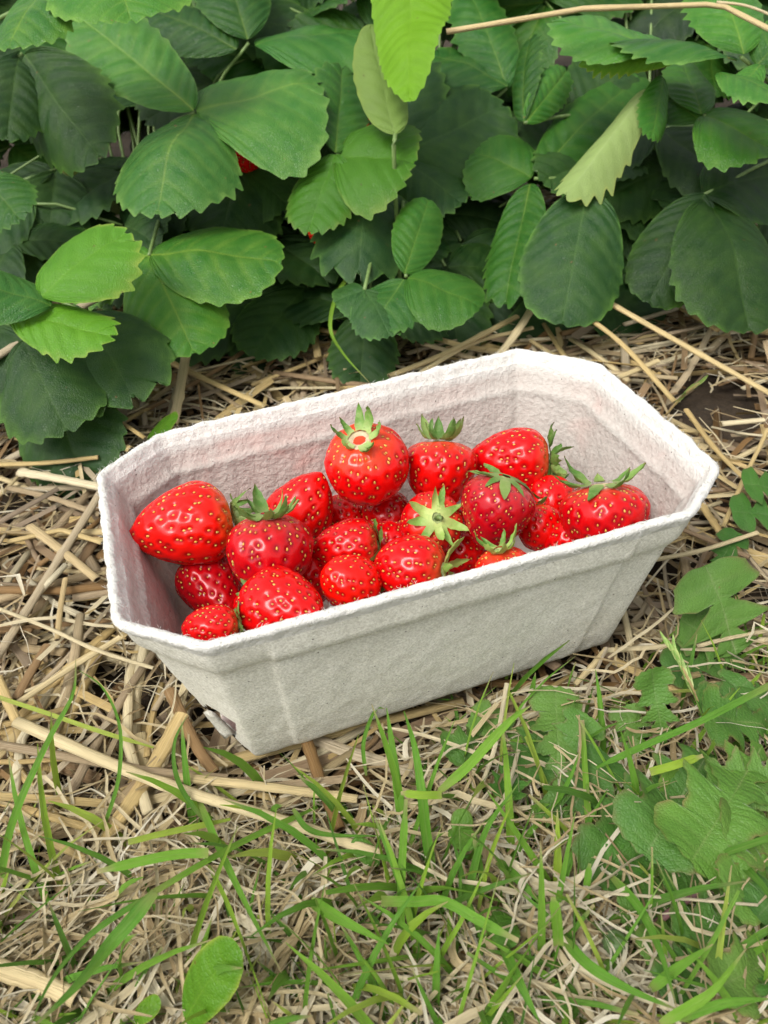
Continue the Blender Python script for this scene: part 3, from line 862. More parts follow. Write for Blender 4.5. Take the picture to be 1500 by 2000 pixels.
# ------------------------------------------------------------------ leaves
def leaf_arrays(L, w, N=12, fold=.12, bend=.35, cup=.45, p=.55, q=.42, tooth=1.0, tfwd=.42, start=.36, relief=.0075, wave=.011, seed=0, lobes=0, rows=8):
    r = np.random.RandomState(seed)
    uf = np.linspace(0, 1, 1500)
    sh = uf**p*(1-uf)**q; sh /= sh.max()
    xf = uf*L; yf = sh*w/2
    if lobes:
        ph = (uf*lobes+.15) % 1
        lob = np.where(ph < .42, (ph/.42)**.9, (1-(ph-.42)/.58)**1.5)
        la = np.clip(r.uniform(.7, 1.15, lobes+2), 0, 1)[(uf*lobes+.15).astype(int)]
        lob = 1-(1-lob)*la
        amt = np.clip((.90-uf)/.25, 0, 1)
        yf = yf*(1-amt*.80*(1-lob)); xf = xf - .105*L*lob*amt*(uf > .1)*np.clip(uf/.3, 0, 1)
    cols = []; vein = []; edge = []
    s = np.array([0, .035, .16, .36, .58, .78, .90, 1.0])
    T = N*rows+1
    for side in (-1, 1):
        arc = np.concatenate([[0], np.cumsum(np.hypot(np.diff(xf), np.diff(yf)))])
        ta = np.linspace(0, arc[-1], T); tau = ta/arc[-1]
        x, y, u = np.interp(ta, arc, xf), np.interp(ta, arc, yf), np.interp(ta, arc, uf)
        dx, dy = np.gradient(x), np.gradient(y); ln = np.hypot(dx, dy)+1e-9
        ph = (tau*N + .1) % 1
        f = np.where(ph < .66, (ph/.66)**1.15, np.clip((1-ph)/.34, 0, 1)**1.1)
        am = tooth*L*.078*np.clip((tau-start)/.18, 0, 1)*(9/N)*(1+.22*np.repeat(r.randn(N+1), rows)[:T])
        mx, my = x + am*f*(-dy/ln*.75 + dx/ln*tfwd), y + am*f*(dx/ln*.75 + dy/ln*tfwd)
        xm = np.maximum.accumulate(np.clip(L*u - 1.05*y*(1-.45*u), 0, L*.985)) if not lobes else u*L*.99
        P = np.zeros((T, len(s), 3))
        P[..., 0] = xm[:, None] + (mx-xm)[:, None]*s - .0*s
        # veins curve forward on their way out
        P[..., 0] -= (.10*y)[:, None]*np.sin(np.pi*s)*.6
        P[..., 1] = my[:, None]*s*side
        vp = np.abs(((ph-.66+.5) % 1)-.5)*2                                   # 0 on a vein, 1 between veins
        P[..., 2] = relief*L*(.5-.5*np.cos(np.pi*vp))[:, None]*np.sin(np.pi*np.minimum(s*1.0, .93))**.6*np.clip(tau/.12, 0, 1)[:, None]
        P[..., 2] += fold*np.abs(P[..., 1]) - cup*P[..., 1]**2/(w+1e-9)*2
        cols.append(P)
        ve = np.zeros((T, len(s)))
        ve += .17*np.clip(1-vp/.30, 0, 1)[:, None]*(1-.75*s)[None]*np.clip(tau/.05, 0, 1)[:, None]
        ve[:, 0] = 1.0-.72*np.clip(tau/.5, 0, 1); ve[:, 1] = np.maximum(ve[:, 1], .3-.25*np.clip(tau/.4, 0, 1))
        vein.append(ve); ed = np.zeros((T, len(s))); ed[:, -1] = 1; ed[:, -2] = .25; edge.append(ed)
    P = np.concatenate([cols[0][:, ::-1], cols[1][:, 1:]], 1)
    vein = np.concatenate([vein[0][:, ::-1], vein[1][:, 1:]], 1); edge = np.concatenate([edge[0][:, ::-1], edge[1][:, 1:]], 1)
    V = P.reshape(-1, 3)
    if wave:
        o = Vector((seed*.71, seed*.37, 0))
        V[:, 2] += np.array([mnoise.noise(Vector((v[0]/L*2.6, v[1]/L*2.6, 0))+o) for v in V])*L*wave*4
    if abs(bend) > 1e-4:
        kx = bend/L; th = V[:, 0]*kx
        X = np.sin(th)/kx + V[:, 2]*np.sin(th); Z = -(1-np.cos(th))/kx + V[:, 2]*np.cos(th)
        V[:, 0], V[:, 2] = X, Z
    m = P.shape[1]
    # chord from base to tip along +x, of length L
    tip = V[(T-1)*m + m//2].copy(); a = math.atan2(tip[2], tip[0]); k = L/math.hypot(tip[0], tip[2])
    X = V[:, 0]*math.cos(a)+V[:, 2]*math.sin(a); Z = -V[:, 0]*math.sin(a)+V[:, 2]*math.cos(a)
    V = np.stack([X*k, V[:, 1], Z*k], -1)
    F = grid_faces(T, m)[:, ::-1]
    e1 = V[F[:, 1]]-V[F[:, 0]]; e2 = V[F[:, 3]]-V[F[:, 0]]
    if np.cross(e1, e2)[:, 2].mean() < 0: F = F[:, ::-1]
    return V, F, vein.ravel(), edge.ravel()

def frame(P0, P1, n):
    X = nrm(np.asarray(P1)-P0); Z = nrm(np.asarray(n)-X*np.dot(n, X)); Y = np.cross(Z, X)
    return np.stack([X, Y, Z])                                               # rows

def camv(v):
    return nrm(CR*v[0] + CU*v[1] - FW*v[2])

LEAFSEED = [100]
def hero_leaflet(plant, leaf, base, tip, wpx, d0, d1, n=(0, .35, .95), mat=None, name='leaflet', tint=(1, 1, 1), **kw):
    """a leaflet whose base and tip stand at given distances along the camera's sight lines"""
    P0, P1 = at_depth(*base, d0), at_depth(*tip, d1)
    for _ in range(40):                                                       # never through the ground
        if P1[2] > .004: break
        d1 -= .006; P1 = at_depth(*tip, d1)
    nn = camv(n); B = frame(P0, P1, nn)
    mid = (P0+P1)/2; view = nrm(CAM-mid); dm = (d0+d1)/2
    fs = max(.45, math.sqrt(max(0, 1-np.dot(B[1], view)**2)))
    LEAFSEED[0] += 1
    L = np.linalg.norm(P1-P0); w = wpx*dm/FPX/fs
    V, F, ve, ed = leaf_arrays(L, w, seed=LEAFSEED[0], **kw)
    V = V @ B + P0 - np.array(plant.location)
    o = link(name, mesh_np(name, V, [F], mat or LEAF, {'vein': ve, 'edge': ed}), leaf)
    o.color = (*tint, 1)
    return o

CROWNS = [(-.33, .56), (-.15, .60), (.03, .61), (.20, .60), (.37, .56), (-.42, .84), (-.18, .88), (.06, .90), (.30, .88), (.55, .84), (-.3, 1.2), (0.0, 1.25), (.32, 1.2), (.66, 1.2), (-.66, 1.2)]
PLANT_LABELS = [
 'leafy strawberry plant at the left edge, with a bright lime-green young leaf in front',
 'strawberry plant behind the left half of the punnet, with two large three-part dark green leaves',
 'strawberry plant at the middle of the row, with a pale lime leaf rising in front',
 'strawberry plant right of the middle, with a leaf rolled to show its pale underside',
 'strawberry plant at the right edge, light leaves at its top and drooping dark ones below',
 'strawberry plant of the second row, behind the one at the left edge',
 'strawberry plant of the second row, behind the two large three-part leaves',
 'strawberry plant of the second row, in the gap behind the lime leaf',
 'strawberry plant of the second row, behind the rolled pale leaf',
 'strawberry plant of the second row, behind the right edge plant',
]
plants = []
for i, (x, y) in enumerate(CROWNS):
    lab = PLANT_LABELS[i] if i < len(PLANT_LABELS) else 'strawberry plant of the farthest row, ' + ('left of the middle', 'behind the middle', 'right of the middle', 'at the far right', 'at the far left')[i-10]
    plants.append(empty('strawberry_plant', (x, y, -.012), lab, 'strawberry plant', 'strawberry plants in the row behind the punnet'))

def leaf_stalk(plant, c, via=None, r=.0012, name='leaf'):
    loc = np.array(plant.location); base = loc + np.array([RS.normal(0, .012), RS.normal(0, .012), 0])
    c = np.asarray(c, float)
    mid = via if via is not None else [c*.62 + base*.38 + np.array([0, .012, .035]) + RS.normal(0, .006, 3), c*.25+base*.75 + np.array([0, .004, .02])]
    P = curve_pts(np.vstack([c, *mid, base]), 14)
    V, F, a = tubes(P, np.linspace(r*.9, r*1.25, 14), 7)
    return link(name, mesh_np(name, V-loc, F, STEM), plant)

def hero_leaf(pi, center, d, leaflets, via=None, r=.0012, **common):
    plant = plants[pi]
    lf = leaf_stalk(plant, at_depth(*center, d) - nrm(CAM)*0, via, r)
    for l in leaflets:
        kw = dict(common); kw.update(l)
        base = kw.pop('b', center); tip = kw.pop('t'); w = kw.pop('w'); dd = kw.pop('dd', 0.0); d0 = kw.pop('d', d)
        hero_leaflet(plant, lf, base, tip, w, d0, d0+dd, **kw)
    return lf

# -- the leaves that can be told apart in the photograph, plant by plant
hero_leaf(1, (379, 219), .50, [                                               # big three-part leaf, upper left
    dict(t=(152, 32), w=150, dd=.035, n=(-.25, .45, .86), fold=.22, bend=.3, relief=.009),
    dict(b=(384, 218), t=(617, 165), w=182, dd=.01, n=(.05, .62, .78), bend=.3, fold=.08, cup=.4),
    dict(b=(377, 223), t=(308, 414), w=226, dd=-.035, n=(-.05, .68, .73), bend=.75, cup=.45, fold=.06, tooth=.9)], tint=(1.75, 1.5, 2.0))
hero_leaf(1, (291, 499), .475, [                                              # second three-part leaf below it
    dict(t=(140, 560), w=95, dd=.015, n=(-.2, .6, .8)),
    dict(b=(295, 498), t=(545, 512), w=150, dd=-.005, n=(.1, .55, .83), bend=.35, cup=.3, fold=.08, N=10, tooth=.6),
    dict(b=(292, 503), t=(377, 686), w=196, dd=-.02, n=(0, .5, .87), bend=.55, cup=.4, fold=.06, tooth=.6, q=.36)], tint=(1.9, 1.65, 1.5))
hero_leaf(0, (36, 612), .415, [                                               # bright young leaf at the left edge
    dict(b=(82, 580), t=(243, 458), w=132, dd=.015, n=(-.1, .50, .86), fold=.16, relief=.009, tooth=1.2, N=10, mat=LEAF_YOUNG),
    dict(b=(24, 618), t=(213, 656), w=108, dd=-.005, n=(-.1, .62, .78), fold=.2, relief=.010, tooth=1.1, N=10, mat=LEAF_YOUNG),
    dict(b=(100, 598), t=(-70, 550), w=100, dd=-.01, n=(.1, .6, .8), fold=.2, mat=LEAF, tint=(1.2, 1.2, 1.5))])
hero_leaf(0, (44, 104), .52, [
    dict(b=(50, 108), t=(192, 303), w=188, dd=-.015, n=(-.45, .2, .87), fold=.25, relief=.010, bend=.3),
    dict(b=(38, 108), t=(14, 268), w=120, dd=-.02, n=(.3, .3, .9), fold=.2, relief=.010),
    dict(b=(40, 98), t=(-150, 60), w=150, dd=.0, n=(0, .5, .85))], mat=LEAF_OLD, tint=(.8, .85, .6))
hero_leaf(0, (120, -30), .45, [
    dict(b=(95, -30), t=(18, 92), w=140, dd=-.02, n=(-.2, .6, .77), fold=.15, relief=.009, tint=(1.9, 1.7, 1.6)),
    dict(b=(215, -95), t=(255, 38), w=285, dd=-.02, n=(0, .62, .78), fold=.06, cup=.2, tint=(1.9, 1.7, 1.6), N=14)])
hero_leaf(1, (486, 84), .56, [
    dict(b=(462, 96), t=(288, 20), w=105, dd=.02, n=(.1, .2, .97), fold=.1),
    dict(b=(484, 78), t=(428, -90), w=145, dd=.03, n=(.1, .25, .97), fold=.25, relief=.009),
    dict(b=(498, 88), t=(724, 66), w=118, dd=.01, n=(.1, .75, .65), fold=.1, bend=.5, tint=(1.2, 1.25, 1.5))], tint=(.85, .85, .95))
hero_leaf(2, (657, 304), .50, [
    dict(b=(661, 308), t=(806, 318), w=180, dd=-.01, n=(.15, .45, .88), fold=.3, relief=.010, mat=LEAF_YOUNG, tint=(.55, .62, .7)),
    dict(b=(655, 306), t=(604, 450), w=122, dd=-.015, n=(-.1, .5, .85), fold=.22, relief=.009, mat=LEAF_YOUNG, tint=(.55, .62, .8)),
    dict(b=(654, 300), t=(668, 135), w=120, dd=.03, n=(.35, .2, .92), fold=.3)])
hero_leaf(2, (716, 362), .515, [
    dict(t=(700, 530), w=178, dd=-.03, n=(.05, .25, .97), fold=.04, bend=.5, relief=.009, tooth=1.2, N=7, tint=(1.1, 1.1, 1.3)),
    dict(t=(800, 480), w=120, dd=.0, n=(.4, .2, .9)),
    dict(t=(560, 400), w=100, dd=.03, n=(-.4, .2, .9))], mat=LEAF_OLD)
hero_leaf(2, (780, 312), .545, [
    dict(t=(978, 208), w=225, dd=.01, n=(.0, .30, .95), fold=.1, bend=.25, relief=.010, tooth=1.0, q=.36),
    dict(t=(800, 120), w=150, dd=.03, n=(-.3, .2, .93)),
    dict(t=(900, 395), w=120, dd=-.01, n=(.2, .3, .93))], mat=LEAF_OLD, tint=(1.1, 1.15, 1.1))
hero_leaf(2, (793, 541), .472, [
    dict(b=(797, 543), t=(935, 600), w=122, dd=-.01, n=(.1, .6, .8), bend=.5, cup=.4, tooth=.35),
    dict(b=(789, 547), t=(730, 645), w=118, dd=-.015, n=(-.05, .65, .75), bend=.5, cup=.3, tint=(1.1, 1.15, 1.4)),
    dict(b=(790, 535), t=(836, 392), w=96, dd=.025, n=(.2, .2, .95), tooth=.4)])
hero_leaf(2, (712, 566), .468, [
    dict(t=(760, 655), w=100, dd=-.015, n=(.1, .5, .85)), dict(t=(655, 590), w=70, dd=.0, n=(-.1, .6, .8))], mat=LEAF_OLD, tint=(1.1, 1.2, 1.4))
hero_leaf(3, (1043, 349), .53, [
    dict(b=(1038, 346), t=(928, 300), w=135, dd=.015, n=(-.2, .4, .9), fold=.2),
    dict(b=(1050, 340), t=(1243, 152), w=118, dd=.05, n=(.0, .25, .96), fold=.08, N=10),
    dict(b=(1036, 362), t=(988, 590), w=104, dd=-.035, n=(-.45, .1, .89), fold=.35, bend=.15)],
    via=[at_depth(1095, 348, .532), at_depth(1150, 345, .55), at_depth(1180, 480, .58)])
hero_leaf(3, (1146, 372), .492, [
    dict(t=(1098, 628), w=196, dd=-.012, n=(-.06, .18, .98), fold=.05, bend=.45, cup=.35, tooth=.45, q=.36, p=.5)], mat=LEAF_OLD, tint=(1.1, 1.15, 1.1))
hero_leaf(4, (1375, 380), .50, [
    dict(t=(1268, 588), w=150, dd=-.005, n=(.0, .22, .97), bend=.35, fold=.08, tooth=.4, q=.36),
    dict(b=(1385, 385), t=(1462, 642), w=200, dd=-.025, n=(.2, .18, .96), fold=.18, bend=.4, tooth=.6, q=.36),
    dict(t=(1560, 330), w=170, dd=.02, n=(.1, .4, .9))], mat=LEAF_OLD, tint=(.62, .68, .5))
hero_leaf(3, (1290, 158), .485, [                                             # rolled leaf showing its pale back
    dict(b=(1262, 178), t=(1106, 376), w=80, dd=-.005, n=(-.35, .25, .90), fold=-.35, bend=-.3, mat=LEAF_PALE, N=10, relief=.006),
    dict(b=(1292, 152), t=(1272, 268), w=62, dd=-.004, n=(.55, .3, .78), fold=.1, tint=(1.5, 1.5, 1.6))])
hero_leaf(4, (1448, 112), .455, [
    dict(b=(1440, 118), t=(1205, 82), w=92, dd=.02, n=(-.05, .86, .50), fold=.18, tint=(1.7, 1.55, 1.9), relief=.0095, tooth=1.2),
    dict(b=(1330, 118), t=(1140, 118), w=46, dd=.03, n=(0, -.2, .97), mat=LEAF_YOUNG, tint=(1.3, 1.2, .8), d=.462),
    dict(b=(1300, 108), t=(1092, 42), w=92, dd=.02, n=(-.1, .72, .68), fold=.2, tint=(1.6, 1.5, 1.7), relief=.010, d=.468),
    dict(b=(1452, 108), t=(1392, -60), w=130, dd=.03, n=(-.2, .55, .8), tint=(1.5, 1.45, 1.5)),
    dict(b=(1478, 128), t=(1580, 30), w=120, dd=.0, n=(.2, .6, .8), tint=(1.5, 1.45, 1.5)),
    dict(b=(1485, 128), t=(1430, 190), w=60, dd=-.012, n=(.1, .7, .7), tint=(1.6, 1.5, 1.7), d=.447),
    dict(b=(1405, 140), t=(1530, 196), w=66, dd=-.02, n=(.1, .75, .65), tint=(1.6, 1.5, 1.7), d=.447)])
hero_leaf(4, (1374, 226), .49, [
    dict(t=(1512, 296), w=128, dd=-.02, n=(.15, .5, .85), fold=.25, relief=.009, tint=(1.1, 1.1, .9)),
    dict(b=(1368, 236), t=(1292, 190), w=70, dd=.02, n=(-.2, .3, .93), tint=(.9, .9, .9)),
    dict(b=(1370, 222), t=(1330, 120), w=90, dd=.03, n=(0, .5, .86))])
hero_leaf(3, (1024, 240), .53, [
    dict(b=(1022, 236), t=(1036, 78), w=62, dd=.03, n=(-.75, .2, .62), fold=.2),
    dict(b=(1026, 240), t=(1105, 140), w=70, dd=.02, n=(.5, .3, .8), fold=.2, tint=(1.6, 1.5, 1.5))])
hero_leaf(2, (990, 172), .57, [
    dict(t=(842, 108), w=100, dd=.02, n=(-.1, .6, .8), tint=(1.2, 1.2, 1.5)),
    dict(t=(915, -20), w=110, dd=.03, n=(-.1, .4, .9), tint=(1.2, 1.2, 1.5))])
hero_leaf(0, (-30, 345), .50, [dict(t=(38, 428), w=120, dd=-.02, n=(-.2, .4, .9), fold=.2, relief=.0095)], tint=(.95, .95, .9))
hero_leaf(0, (168, 612), .455, [
    dict(t=(258, 772), w=215, dd=-.02, n=(.05, .35, .93), bend=.4, cup=.2, fold=.02, tooth=1.3, N=7, q=.34),
    dict(t=(60, 690), w=120, dd=0, n=(-.2, .4, .9))], mat=LEAF_OLD)
hero_leaf(0, (50, 668), .438, [
    dict(t=(128, 838), w=205, dd=-.016, n=(0, .32, .94), bend=.35, tooth=.8, N=9, q=.36),
    dict(t=(-60, 720), w=140, dd=0, n=(-.2, .4, .9))], mat=LEAF_OLD, tint=(.9, .9, .9))
hero_leaf(1, (470, 330), .54, [dict(t=(430, 470), w=190, dd=-.01, n=(0, .2, .97), bend=.3),
    dict(t=(560, 400), w=150, dd=0, n=(.2, .2, .97))], mat=LEAF_OLD)

# -- the mass of leaves behind: copies of a few leaflets, each an object of its own
TEMPL = []
for k in range(8):
    V, F, ve, ed = leaf_arrays(.066, .066*RS.uniform(.72, .92), N=10+k % 3, fold=RS.uniform(.05, .3), bend=RS.uniform(.2, .8), cup=RS.uniform(.1, .5),
                               relief=RS.uniform(.006, .013), tooth=RS.uniform(.7, 1.1), seed=500+k)
    TEMPL.append((mesh_np('leaflet', V, [F], LEAF, {'vein': ve, 'edge': ed}), mesh_np('leaflet', V, [F], LEAF_OLD, {'vein': ve, 'edge': ed})))

def fill_leaf(pi, c, heading, size, droop, old, tint):
    plant = plants[pi]; lf = leaf_stalk(plant, c, None, .0010)
    up = nrm(np.array([RS.normal(0, .22), -.38+RS.normal(0, .22), 1.0-droop*.4]))
    for k, da in enumerate((-1.75, 0, 1.75)):
        a = heading + da + RS.normal(0, .12)
        d = nrm(np.array([math.cos(a), math.sin(a), 0]))
        d = nrm(d - up*np.dot(d, up) + np.array([0, 0, -droop*RS.uniform(.6, 1.3)]))
        B = frame(np.zeros(3), d, up)
        s = size*RS.uniform(.88, 1.1)*(1.05 if k == 1 else .95)
        me = TEMPL[RS.randint(8)][1 if old else 0]
        o = link('leaflet', me, lf)
        Mx = Matrix(((*(B[:, 0]),), (*(B[:, 1]),), (*(B[:, 2]),))).to_4x4()
        loc = np.asarray(c) + d*.002 - np.array(plant.location)
        o.matrix_local = Matrix.Translation(Vector(loc)) @ Mx @ Matrix.Scale(s, 4)
        o.color = (*tint, 1)

def build_mass():
    for pi, (x, y) in enumerate(CROWNS):
        n = 15 if pi < 5 else (22 if pi < 10 else 18)
        for k in range(n):
            t = (k+.5)/n
            a = RS.rand()*2*np.pi; rad = .13*math.sqrt(t)*RS.uniform(.7, 1.15)
            z = .05 + .16*(1-t)**.6*RS.uniform(.7, 1.2) + (.05 if pi >= 5 else 0)
            c = np.array([x+rad*math.cos(a)*1.05, y+rad*math.sin(a)*.8, z])
            if pi < 5: c[1] += max(0, .605-(c-CAM) @ FW)/cp + RS.uniform(0, .03)       # the nearest leaves are placed one by one above
            hd = math.atan2(c[1]-y, c[0]-x) + RS.normal(0, .6)
            v = RS.uniform(.6, 1.05)
            fill_leaf(pi, c, hd, RS.uniform(.8, 1.25), RS.uniform(.1, .6), RS.rand() < .45, (v*RS.uniform(.95, 1.1), v, v*RS.uniform(.9, 1.2)))
build_mass()
# low, shaded leaves at the foot of the row
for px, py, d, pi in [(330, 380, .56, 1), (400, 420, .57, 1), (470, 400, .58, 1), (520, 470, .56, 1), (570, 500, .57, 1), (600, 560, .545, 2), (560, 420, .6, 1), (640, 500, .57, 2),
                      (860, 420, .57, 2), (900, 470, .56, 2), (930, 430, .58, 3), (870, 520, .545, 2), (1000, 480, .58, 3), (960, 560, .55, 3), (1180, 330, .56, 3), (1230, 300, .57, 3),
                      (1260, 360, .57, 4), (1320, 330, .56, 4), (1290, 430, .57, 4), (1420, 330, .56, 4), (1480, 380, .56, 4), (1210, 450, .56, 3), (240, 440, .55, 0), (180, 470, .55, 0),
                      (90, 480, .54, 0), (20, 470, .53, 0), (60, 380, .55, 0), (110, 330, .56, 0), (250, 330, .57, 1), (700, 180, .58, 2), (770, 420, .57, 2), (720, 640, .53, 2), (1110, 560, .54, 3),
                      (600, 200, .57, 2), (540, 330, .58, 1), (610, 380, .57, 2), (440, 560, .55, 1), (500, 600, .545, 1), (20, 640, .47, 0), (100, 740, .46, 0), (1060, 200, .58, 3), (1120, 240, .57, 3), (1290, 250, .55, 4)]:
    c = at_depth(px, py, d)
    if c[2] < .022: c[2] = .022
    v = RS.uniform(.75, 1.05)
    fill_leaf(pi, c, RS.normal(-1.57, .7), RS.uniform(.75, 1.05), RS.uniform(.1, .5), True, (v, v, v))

# berries hanging in the leaves
src = [o for o in bpy.data.objects if o.name.startswith('strawberry') and o.type == 'EMPTY' and not o.name.startswith('strawberry_plant')]
UNRIPE = mat_simple('unripe_berry', (.30, .33, .10), .4)
def hanging(pi, px, py, d, k, s, unripe=False):
    root = src[k]; plant = plants[pi]
    fl = [c for c in root.children if c.name.startswith('flesh')][0]; se = [c for c in root.children if c.name.startswith('seeds')][0]
    b = link('berry', fl.data, plant, Vector(at_depth(px, py, d)) - plant.location); b.scale = (s, s, s)
    q = link('seeds', se.data, b); q['kind'] = 'stuff'
    if unripe:
        for ob in (b, q):
            ob.material_slots[0].link = 'OBJECT'; ob.material_slots[0].material = UNRIPE
    P = curve_pts(np.array([at_depth(px, py-14, d), at_depth(px+8, py-50, d+.02), np.array(plant.location)+[0, 0, .06]]), 10)
    V, F, a = tubes(P, np.full(10, .0008), 6)
    link('berry_stalk', mesh_np('berry_stalk', V-np.array(plant.location), F, STEM), plant)
hanging(1, 478, 300, .535, 1, .85); hanging(3, 984, 96, .66, 3, .9); hanging(2, 692, 236, .56, 5, .8); hanging(2, 628, 452, .53, 6, .9)
hanging(0, 6, 745, .47, 2, .8); hanging(0, 132, 316, .53, 6, .8, True)

# lime-green broad leaf and its olive neighbour: a weed in the row
weed = empty('broad_leaved_weed', (*at_depth(770, 300, .49)[:2], -.01), 'broad-leaved weed with a large glowing lime-green leaf at the top middle', 'weed')
wl_ = np.array(weed.location)
def weed_leaf(plant, base, tip, w, d0, d1, mat, n, tint=(1, 1, 1), stalk=True, name='leaf', **kw):
    o = hero_leaflet(plant, plant, base, tip, w, d0, d1, n, mat, name, tint, **kw)
    return o
weed_leaf(weed, (800, -190), (800, 192), 150, .50, .462, LEAF_LIME, (-.25, .3, .93), tooth=.28, N=20, start=.1, p=.6, q=.62, fold=.18, bend=.25, relief=.006, wave=.03)
weed_leaf(weed, (772, 262), (724, 52), 98, .478, .505, LEAF_PALE, (.15, .2, .97), tint=(.55, .62, .42), tooth=.12, N=8, p=.55, q=.5, fold=.1, bend=-.2, relief=.01)
P = curve_pts(np.array([at_depth(772, 262, .478), at_depth(770, 330, .485), wl_]), 10)
V, F, a = tubes(P, np.full(10, .0013), 7)
link('stem', mesh_np('stem', V-wl_, F, STEM), weed)
# ------------------------------------------------------------------ straw stalks that can be told apart
def straw(label, pts, wpx, idn, z=(.003, .006), group=None, flat=.55, knot=None, bent=False):
    if isinstance(z, (int, float)): z = (z, z)
    zz = np.linspace(z[0], z[1], len(pts))
    C = np.array([at_z(x, y, q) for (x, y), q in zip(pts, zz)])
    return straw3(label, C, wpx, idn, group, flat, knot, bent)

def straw3(label, C, wpx, idn, group=None, flat=.55, knot=None, bent=False, radius=None):
    n = 18
    if bent:
        seg = np.concatenate([[0], np.cumsum(np.linalg.norm(np.diff(C, axis=0), axis=1))])
        t = np.linspace(0, seg[-1], n); P = np.stack([np.interp(t, seg, C[:, i]) for i in range(3)], -1)
    else: P = curve_pts(C, n)
    d = (P-CAM) @ FW
    r = wpx*d/FPX/2 if radius is None else np.full(n, radius)
    r = r*(1+.05*np.sin(np.arange(n)*2.1+idn*40))*np.linspace(1.03, .93, n)
    k = int((knot if knot is not None else (idn*7.3) % 1)*(n-3))+1
    if np.linalg.norm(P[-1]-P[0]) > .05: r[k] *= 1.22
    c0 = P.mean(0); c0[2] = P[:, 2].min()
    V, F, a = tubes(P, r, 9, flat, [idn], hollow=True)
    # an inner wall and an end ring make it a hollow tube
    Vi, Fi, ai = tubes(P, r*.72, 9, flat, [max(0, idn-.35)], hollow=True)
    m = len(V); k9 = np.arange(9); e = (n-1)*9
    ends = np.concatenate([np.stack([k9, (k9+1) % 9, m+(k9+1) % 9, m+k9], -1)[:, ::-1], np.stack([e+k9, e+(k9+1) % 9, m+e+(k9+1) % 9, m+e+k9], -1)])
    o = link('straw_stalk', mesh_np('straw_stalk', np.vstack([V, Vi])-c0, [F[0], Fi[0][:, ::-1]+m, ends], STRAW, {'sc': np.vstack([a, ai])}), None, c0)
    return tag(o, label, 'straw', group or 'straw stalks strewn round the punnet')

H5 = lambda *q: [(x/2, 1250+y/2) for x, y in q]
H6 = lambda *q: [(750+x/2, 1250+y/2) for x, y in q]
S = straw
S('longest thick pale straw, slanting down to the right in front of the near left corner', H5((62, 318), (450, 490), (750, 600), (1150, 720), (1490, 840)), 25, .88, (.007, .009), knot=.42)
S('flat grey straw crossing under the longest thick one from the left edge', H5((-30, 405), (300, 462), (560, 508), (890, 540)), 20, .36, .004, flat=.45)
S('clean pale straw with a cut end, just below the front left corner of the punnet', H5((690, 535), (1050, 575), (1397, 622)), 21, .82, .006)
S('wide golden split straw leaning up towards the near left corner of the punnet', H5((392, 800), (560, 560), (712, 290)), 33, .66, (.002, .004), flat=.5)
S('brown straw running down from under the near left corner of the punnet', H5((662, 195), (760, 400), (840, 520)), 24, .14, (.004, .001))
S('brown straw with a round knot, sticking out below the front wall of the punnet', H5((1195, 385), (1270, 600), (1330, 740)), 24, .10, (.001, .004), knot=.8)
S('short tan straw ending bluntly at the left, below the flat grey one', H5((-20, 622), (180, 685), (392, 748)), 18, .60, .004)
S('tan straw at the left edge below the short blunt one', H5((50, 725), (200, 790), (345, 862)), 17, .70, .003)
S('thick pale straw entering at the bottom left edge', H5((-60, 1270), (120, 1325), (300, 1400)), 40, .84, .006)
S('split greyish straw lying at the bottom beside the oval green leaf', H5((690, 1095), (850, 1270), (1040, 1490)), 30, .56, .003, flat=.4)
S('pale thin straw slanting up at the left, below the left end of the punnet', H5((70, 245), (260, 120), (470, -10)), 15, .85, .006)
S('short tan straw meeting the longest thick one at its left end', H5((-10, 150), (30, 240), (66, 318)), 21, .68, .005)
S('amber straw standing steeply behind the pale thin one at the left', H5((60, 235), (130, 110), (185, 20)), 20, .16, .002)
S('pale hay stalk lying under the grass at the bottom middle', H5((500, 995), (700, 998), (935, 985)), 14, .86, .002)
S('yellow straw lying below the right end of the punnet', H6((860, 42), (1150, 22), (1510, -4)), 13, .92, .008)
S('broken straw with frayed end among the green leaves, right of the tall grass', H6((575, 690), (700, 715), (822, 755)), 15, .80, .008)
S('tan straw under the yellow one, below the right end of the punnet', H6((900, 82), (1030, 145), (1165, 208)), 20, .67, .004)
S('pale straw leaning against the bottom right corner of the punnet', H6((870, 35), (810, 105), (745, 175)), 13, .84, (.008, .003))
S('white dry stem standing steeply among the weeds below the punnet', H6((480, 170), (430, 430), (330, 690)), 9, .98, (.012, .004))
S('second white dry stem, right of the steep one below the punnet', H6((525, 430), (490, 560), (440, 690)), 8, .99, .010)
S('pinkish thin stem hanging from the bottom right corner of the punnet', H6((870, 30), (790, 220), (760, 440)), 6, .52, .012)
S('thin white straw lying flat across the dandelion leaves', H6((880, 990), (1150, 1010), (1460, 1035)), 7, .98, .016)
S('slender straw slanting over the dandelion leaf at the right', H6((950, 585), (1080, 690), (1215, 800)), 8, .94, .016)
S('long brown straw running up towards the left side of the punnet', [(-10, 1290), (60, 1180), (116, 1090), (167, 1010), (205, 948)], 19, .48, (.004, .008), knot=.55)
S('speckled tan straw with a tapered end beside the left side of the punnet', [(58, 1028), (120, 1075), (190, 1132)], 19, .57, .006)
S('yellow straw whose end touches the back left corner of the punnet', [(130, 842), (190, 858), (256, 878)], 19, .76, .006)
S('straight tan straw lying level behind the left end of the punnet', [(-20, 908), (90, 904), (192, 893)], 13, .69, .006)
S('bright pale straw lying level just left of the punnet', [(38, 922), (110, 934), (200, 952)], 21, .96, .005, flat=.6)
S('kinked straw arching behind the back left corner of the punnet', [(85, 890), (130, 830), (186, 792), (232, 822), (284, 856)], 10, .62, (.004, .012), bent=True)
